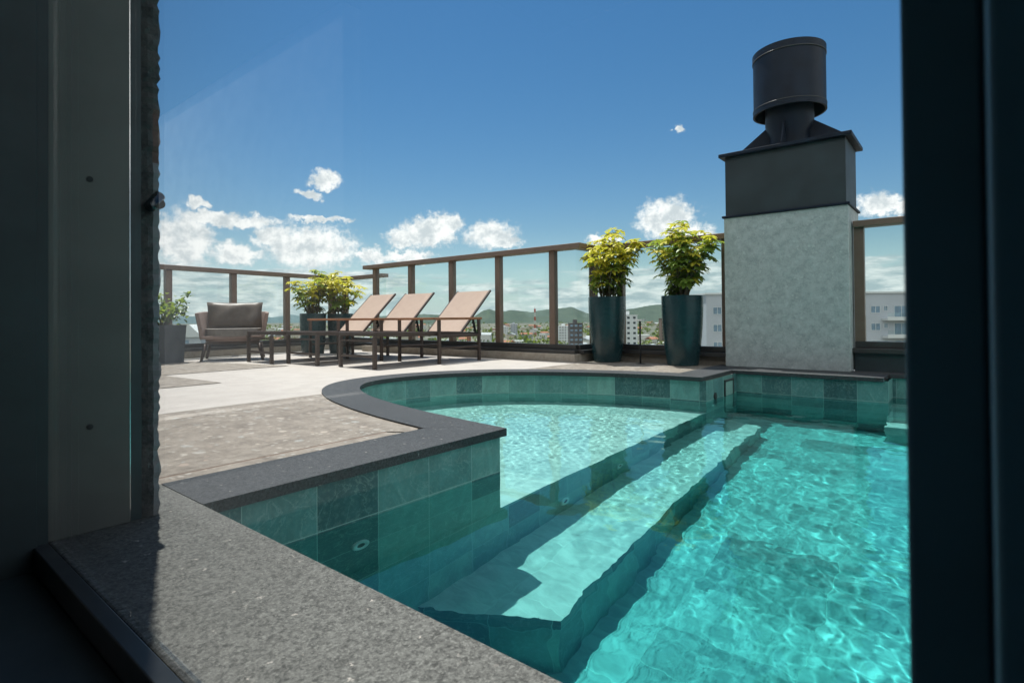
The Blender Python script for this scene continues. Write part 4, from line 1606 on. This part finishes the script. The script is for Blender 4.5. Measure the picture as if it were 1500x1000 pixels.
W_WHITE = plain('apartment_white', (.66, .66, .66), .85, 0, .05, .1)
W_LILAC = plain('apartment_grey', (.47, .48, .52), .85, 0, .06, .1)
W_BROWN = plain('apartment_brown', (.17, .115, .09), .85, 0, .1, .1)
W_DARK = plain('apartment_dark', (.10, .085, .085), .8, 0, .1, .1)
block('apartment_tower', 'white apartment tower with dark windows just right of the yellow planted pot', 'tower block', 917, 330, 10.5, 11, .9, W_WHITE, 3)
block('apartment_tower', 'narrow brown apartment tower left of the fuller green shrub', 'tower block', 972, 520, 7.5, 9, -2.2, W_BROWN, 3, win_w=.6)
block('apartment_tower', 'dark brown apartment tower seen through the glass corner of the railing', 'tower block', 842, 360, 8.5, 9, -4.0, W_DARK, 3, win_w=.6, win=WINDOW_B)
block('apartment_tower', 'low white apartment block left of the dark brown tower', 'tower block', 825, 620, 12, 10, -10, W_WHITE, 4)
block('apartment_tower', 'pale grey apartment tower in the middle of the distant town', 'tower block', 752, 900, 11, 10, -11, W_LILAC, 4)
block('apartment_tower', 'white slab block beside the pale grey tower in the distant town', 'tower block', 738, 1000, 14, 10, -17, W_WHITE, 4)
block('apartment_tower', 'slim terracotta tower behind the nearest lounger', 'tower block', 686, 640, 4.5, 5, -19, plain('apartment_terracotta', (.36, .15, .09), .85), 2)
block('apartment_tower', 'pale block with a flat roof near the foot of the right hill', 'tower block', 990, 1150, 16, 12, -20, W_WHITE, 4)


def wide_block():
    """the neighbour behind the chimney, near enough to show its balconies"""
    D = 96.0
    t = thing('apartment_building', 'white neighbouring apartment building with glass balconies behind the stone chimney', 'apartment building', at(1192, D), math.atan2(H2.y, H2.x) - math.pi / 2)
    k = D / 813.0
    X = lambda px: (px - 1192) * k
    h = 4.05 - GZ
    m_ = MB()
    m_.box((X(1034), 0, 0), (X(1400), 14, h))
    m_.build('wall', W_LILAC, t)
    m_ = MB()
    m_.box((X(1034) - .25, -.25, h + .005), (X(1400) + .25, 14.2, h + .30))
    m_.build('roof', W_WHITE, t)

    def win(px0, px1, z0, z1, y=0.0):
        a_ = MB()
        a_.box((X(px0), y - .02, z0), (X(px1), y + .04, z1))
        o = a_.build('window', WINDOW_B, t)
        b = MB()
        w_ = .07
        x0, x1 = X(px0), X(px1)
        for q in ((x0 - w_, z0 - w_, x1 + w_, z0), (x0 - w_, z1, x1 + w_, z1 + w_), (x0 - w_, z0, x0, z1), (x1, z0, x1 + w_, z1), ((x0 + x1) / 2 - .03, z0, (x0 + x1) / 2 + .03, z1)):
            b.box((q[0], y - .07, q[1]), (q[2], y + .02, q[3]))
        b.build('frame', W_WHITE, o)
        return o
    for f in range(4):
        z = h - 3.35 - f * 3.0
        win(1044, 1056, z, z + 1.15)
        win(1275, 1288, z, z + 1.15)
        win(1079, 1092, z, z + 1.15)
        win(1240, 1252, z, z + 1.15)
        win(1294, 1299, z + .35, z + 1.15)
        o = win(1309, 1330, z - .95, z + 1.15)
        b = MB()
        b.box((X(1291), -1.5, z - 1.35), (X(1345), -.025, z - 1.0))
        b.box((X(1291), -1.5, z - .999), (X(1345), -1.42, z - .72))
        bo = b.build('balcony', W_WHITE, t)
        b = MB()
        b.box((X(1291), -1.47, z - .719), (X(1345), -1.45, z - .02))
        b.build('balcony_glass', M['rail_glass'], bo)


wide_block()

# nearer pale shed roof at the far left, below the bush
t = thing('gable_house', 'pale gabled house seen between the bush and the armchair', 'house', at(268, 150), math.atan2(H2.y, H2.x) - math.pi / 2 + .25)
m_ = MB()
hh = -4.2 - GZ
m_.box((-4.2, 0, 0), (4.2, 12, hh))
m_.build('wall', W_LILAC, t)
m_ = MB()
m_.add([(-4.8, -.6, hh + .005), (4.8, -.6, hh + .005), (4.8, 12.5, hh + .005), (-4.8, 12.5, hh + .005), (1.5, -.6, hh + 3.4), (1.5, 12.5, hh + 3.4)], [(0, 3, 2, 1), (0, 4, 5, 3), (1, 2, 5, 4), (0, 1, 4), (2, 3, 5)])
m_.build('roof', W_WHITE, t)
m_ = MB()
m_.box((-.4, -.05, hh - 2.4), (1.3, .05, hh - .8))
m_.build('window', WINDOW_B, t)

# red and white lattice mast
mp_ = at(783, 900)
t = thing('radio_mast', 'red and white lattice radio mast rising over the distant town', 'radio mast', mp_)
zt = 13.5 - GZ
red, wht = plain('mast_red', (.45, .06, .03), .6), plain('mast_white', (.6, .58, .55), .6)
nb = 7
for k in range(nb):
    m_ = MB()
    z0, z1 = zt * k / nb, zt * (k + 1) / nb
    r0, r1 = 2.2 - 1.4 * k / nb, 2.2 - 1.4 * (k + 1) / nb
    for i in range(4):
        a0, a1 = i * math.pi / 2 + .4, (i + 1) * math.pi / 2 + .4
        A_, B_ = Vector((r0 * math.cos(a0), r0 * math.sin(a0), z0)), Vector((r1 * math.cos(a0), r1 * math.sin(a0), z1))
        D_ = Vector((r1 * math.cos(a1), r1 * math.sin(a1), z1))
        E_ = Vector((r0 * math.cos(a1), r0 * math.sin(a1), z0))
        m_.bar(A_, B_, .35, .35)
        m_.bar(A_, D_, .2, .2)
        m_.bar(E_, B_, .2, .2)
    m_.build('mast_section', red if k % 2 == 0 else wht, t)
m_ = MB()
for i in range(6):
    a0 = i * math.pi / 3
    m_.box((1.0 * math.cos(a0) - .4, 1.0 * math.sin(a0) - .4, zt - 3.5), (1.0 * math.cos(a0) + .4, 1.0 * math.sin(a0) + .4, zt - .2))
m_.box((-.15, -.15, zt), (.15, .15, zt + 4))
m_.build('antenna', red, t)


def tree_mass():
    """street and garden trees of the town, read as one mass at this distance"""
    rnd = random.Random(77)
    mb = MB()
    for k in range(1500):
        px = rnd.uniform(215, 1090)
        dist = 400 * (3000 / 400) ** rnd.random()
        q = at(px, dist)
        if any((q - s_).length < 9 for s_ in spots):
            continue
        r_ = rnd.uniform(2.5, 5.5)
        c_ = q + Vector((0, 0, r_ * .9))
        for j in range(16):
            d = Vector((rnd.gauss(0, 1), rnd.gauss(0, 1), rnd.gauss(0, .8))).normalized() * r_ * rnd.uniform(.5, 1)
            s1 = Vector((rnd.gauss(0, 1), rnd.gauss(0, 1), rnd.gauss(0, 1))).normalized() * r_ * .5
            s2 = Vector((rnd.gauss(0, 1), rnd.gauss(0, 1), rnd.gauss(0, 1))).normalized() * r_ * .5
            mb.add([c_ + d + s1, c_ + d - s1 * .6 + s2, c_ + d - s2], [(0, 1, 2)])
    o = mb.build('distant_trees', leaf('distant_leaf', (.022, .048, .020), (.032, .062, .026), (.05, .078, .034)))
    tag(o, kind='stuff')


tree_mass()
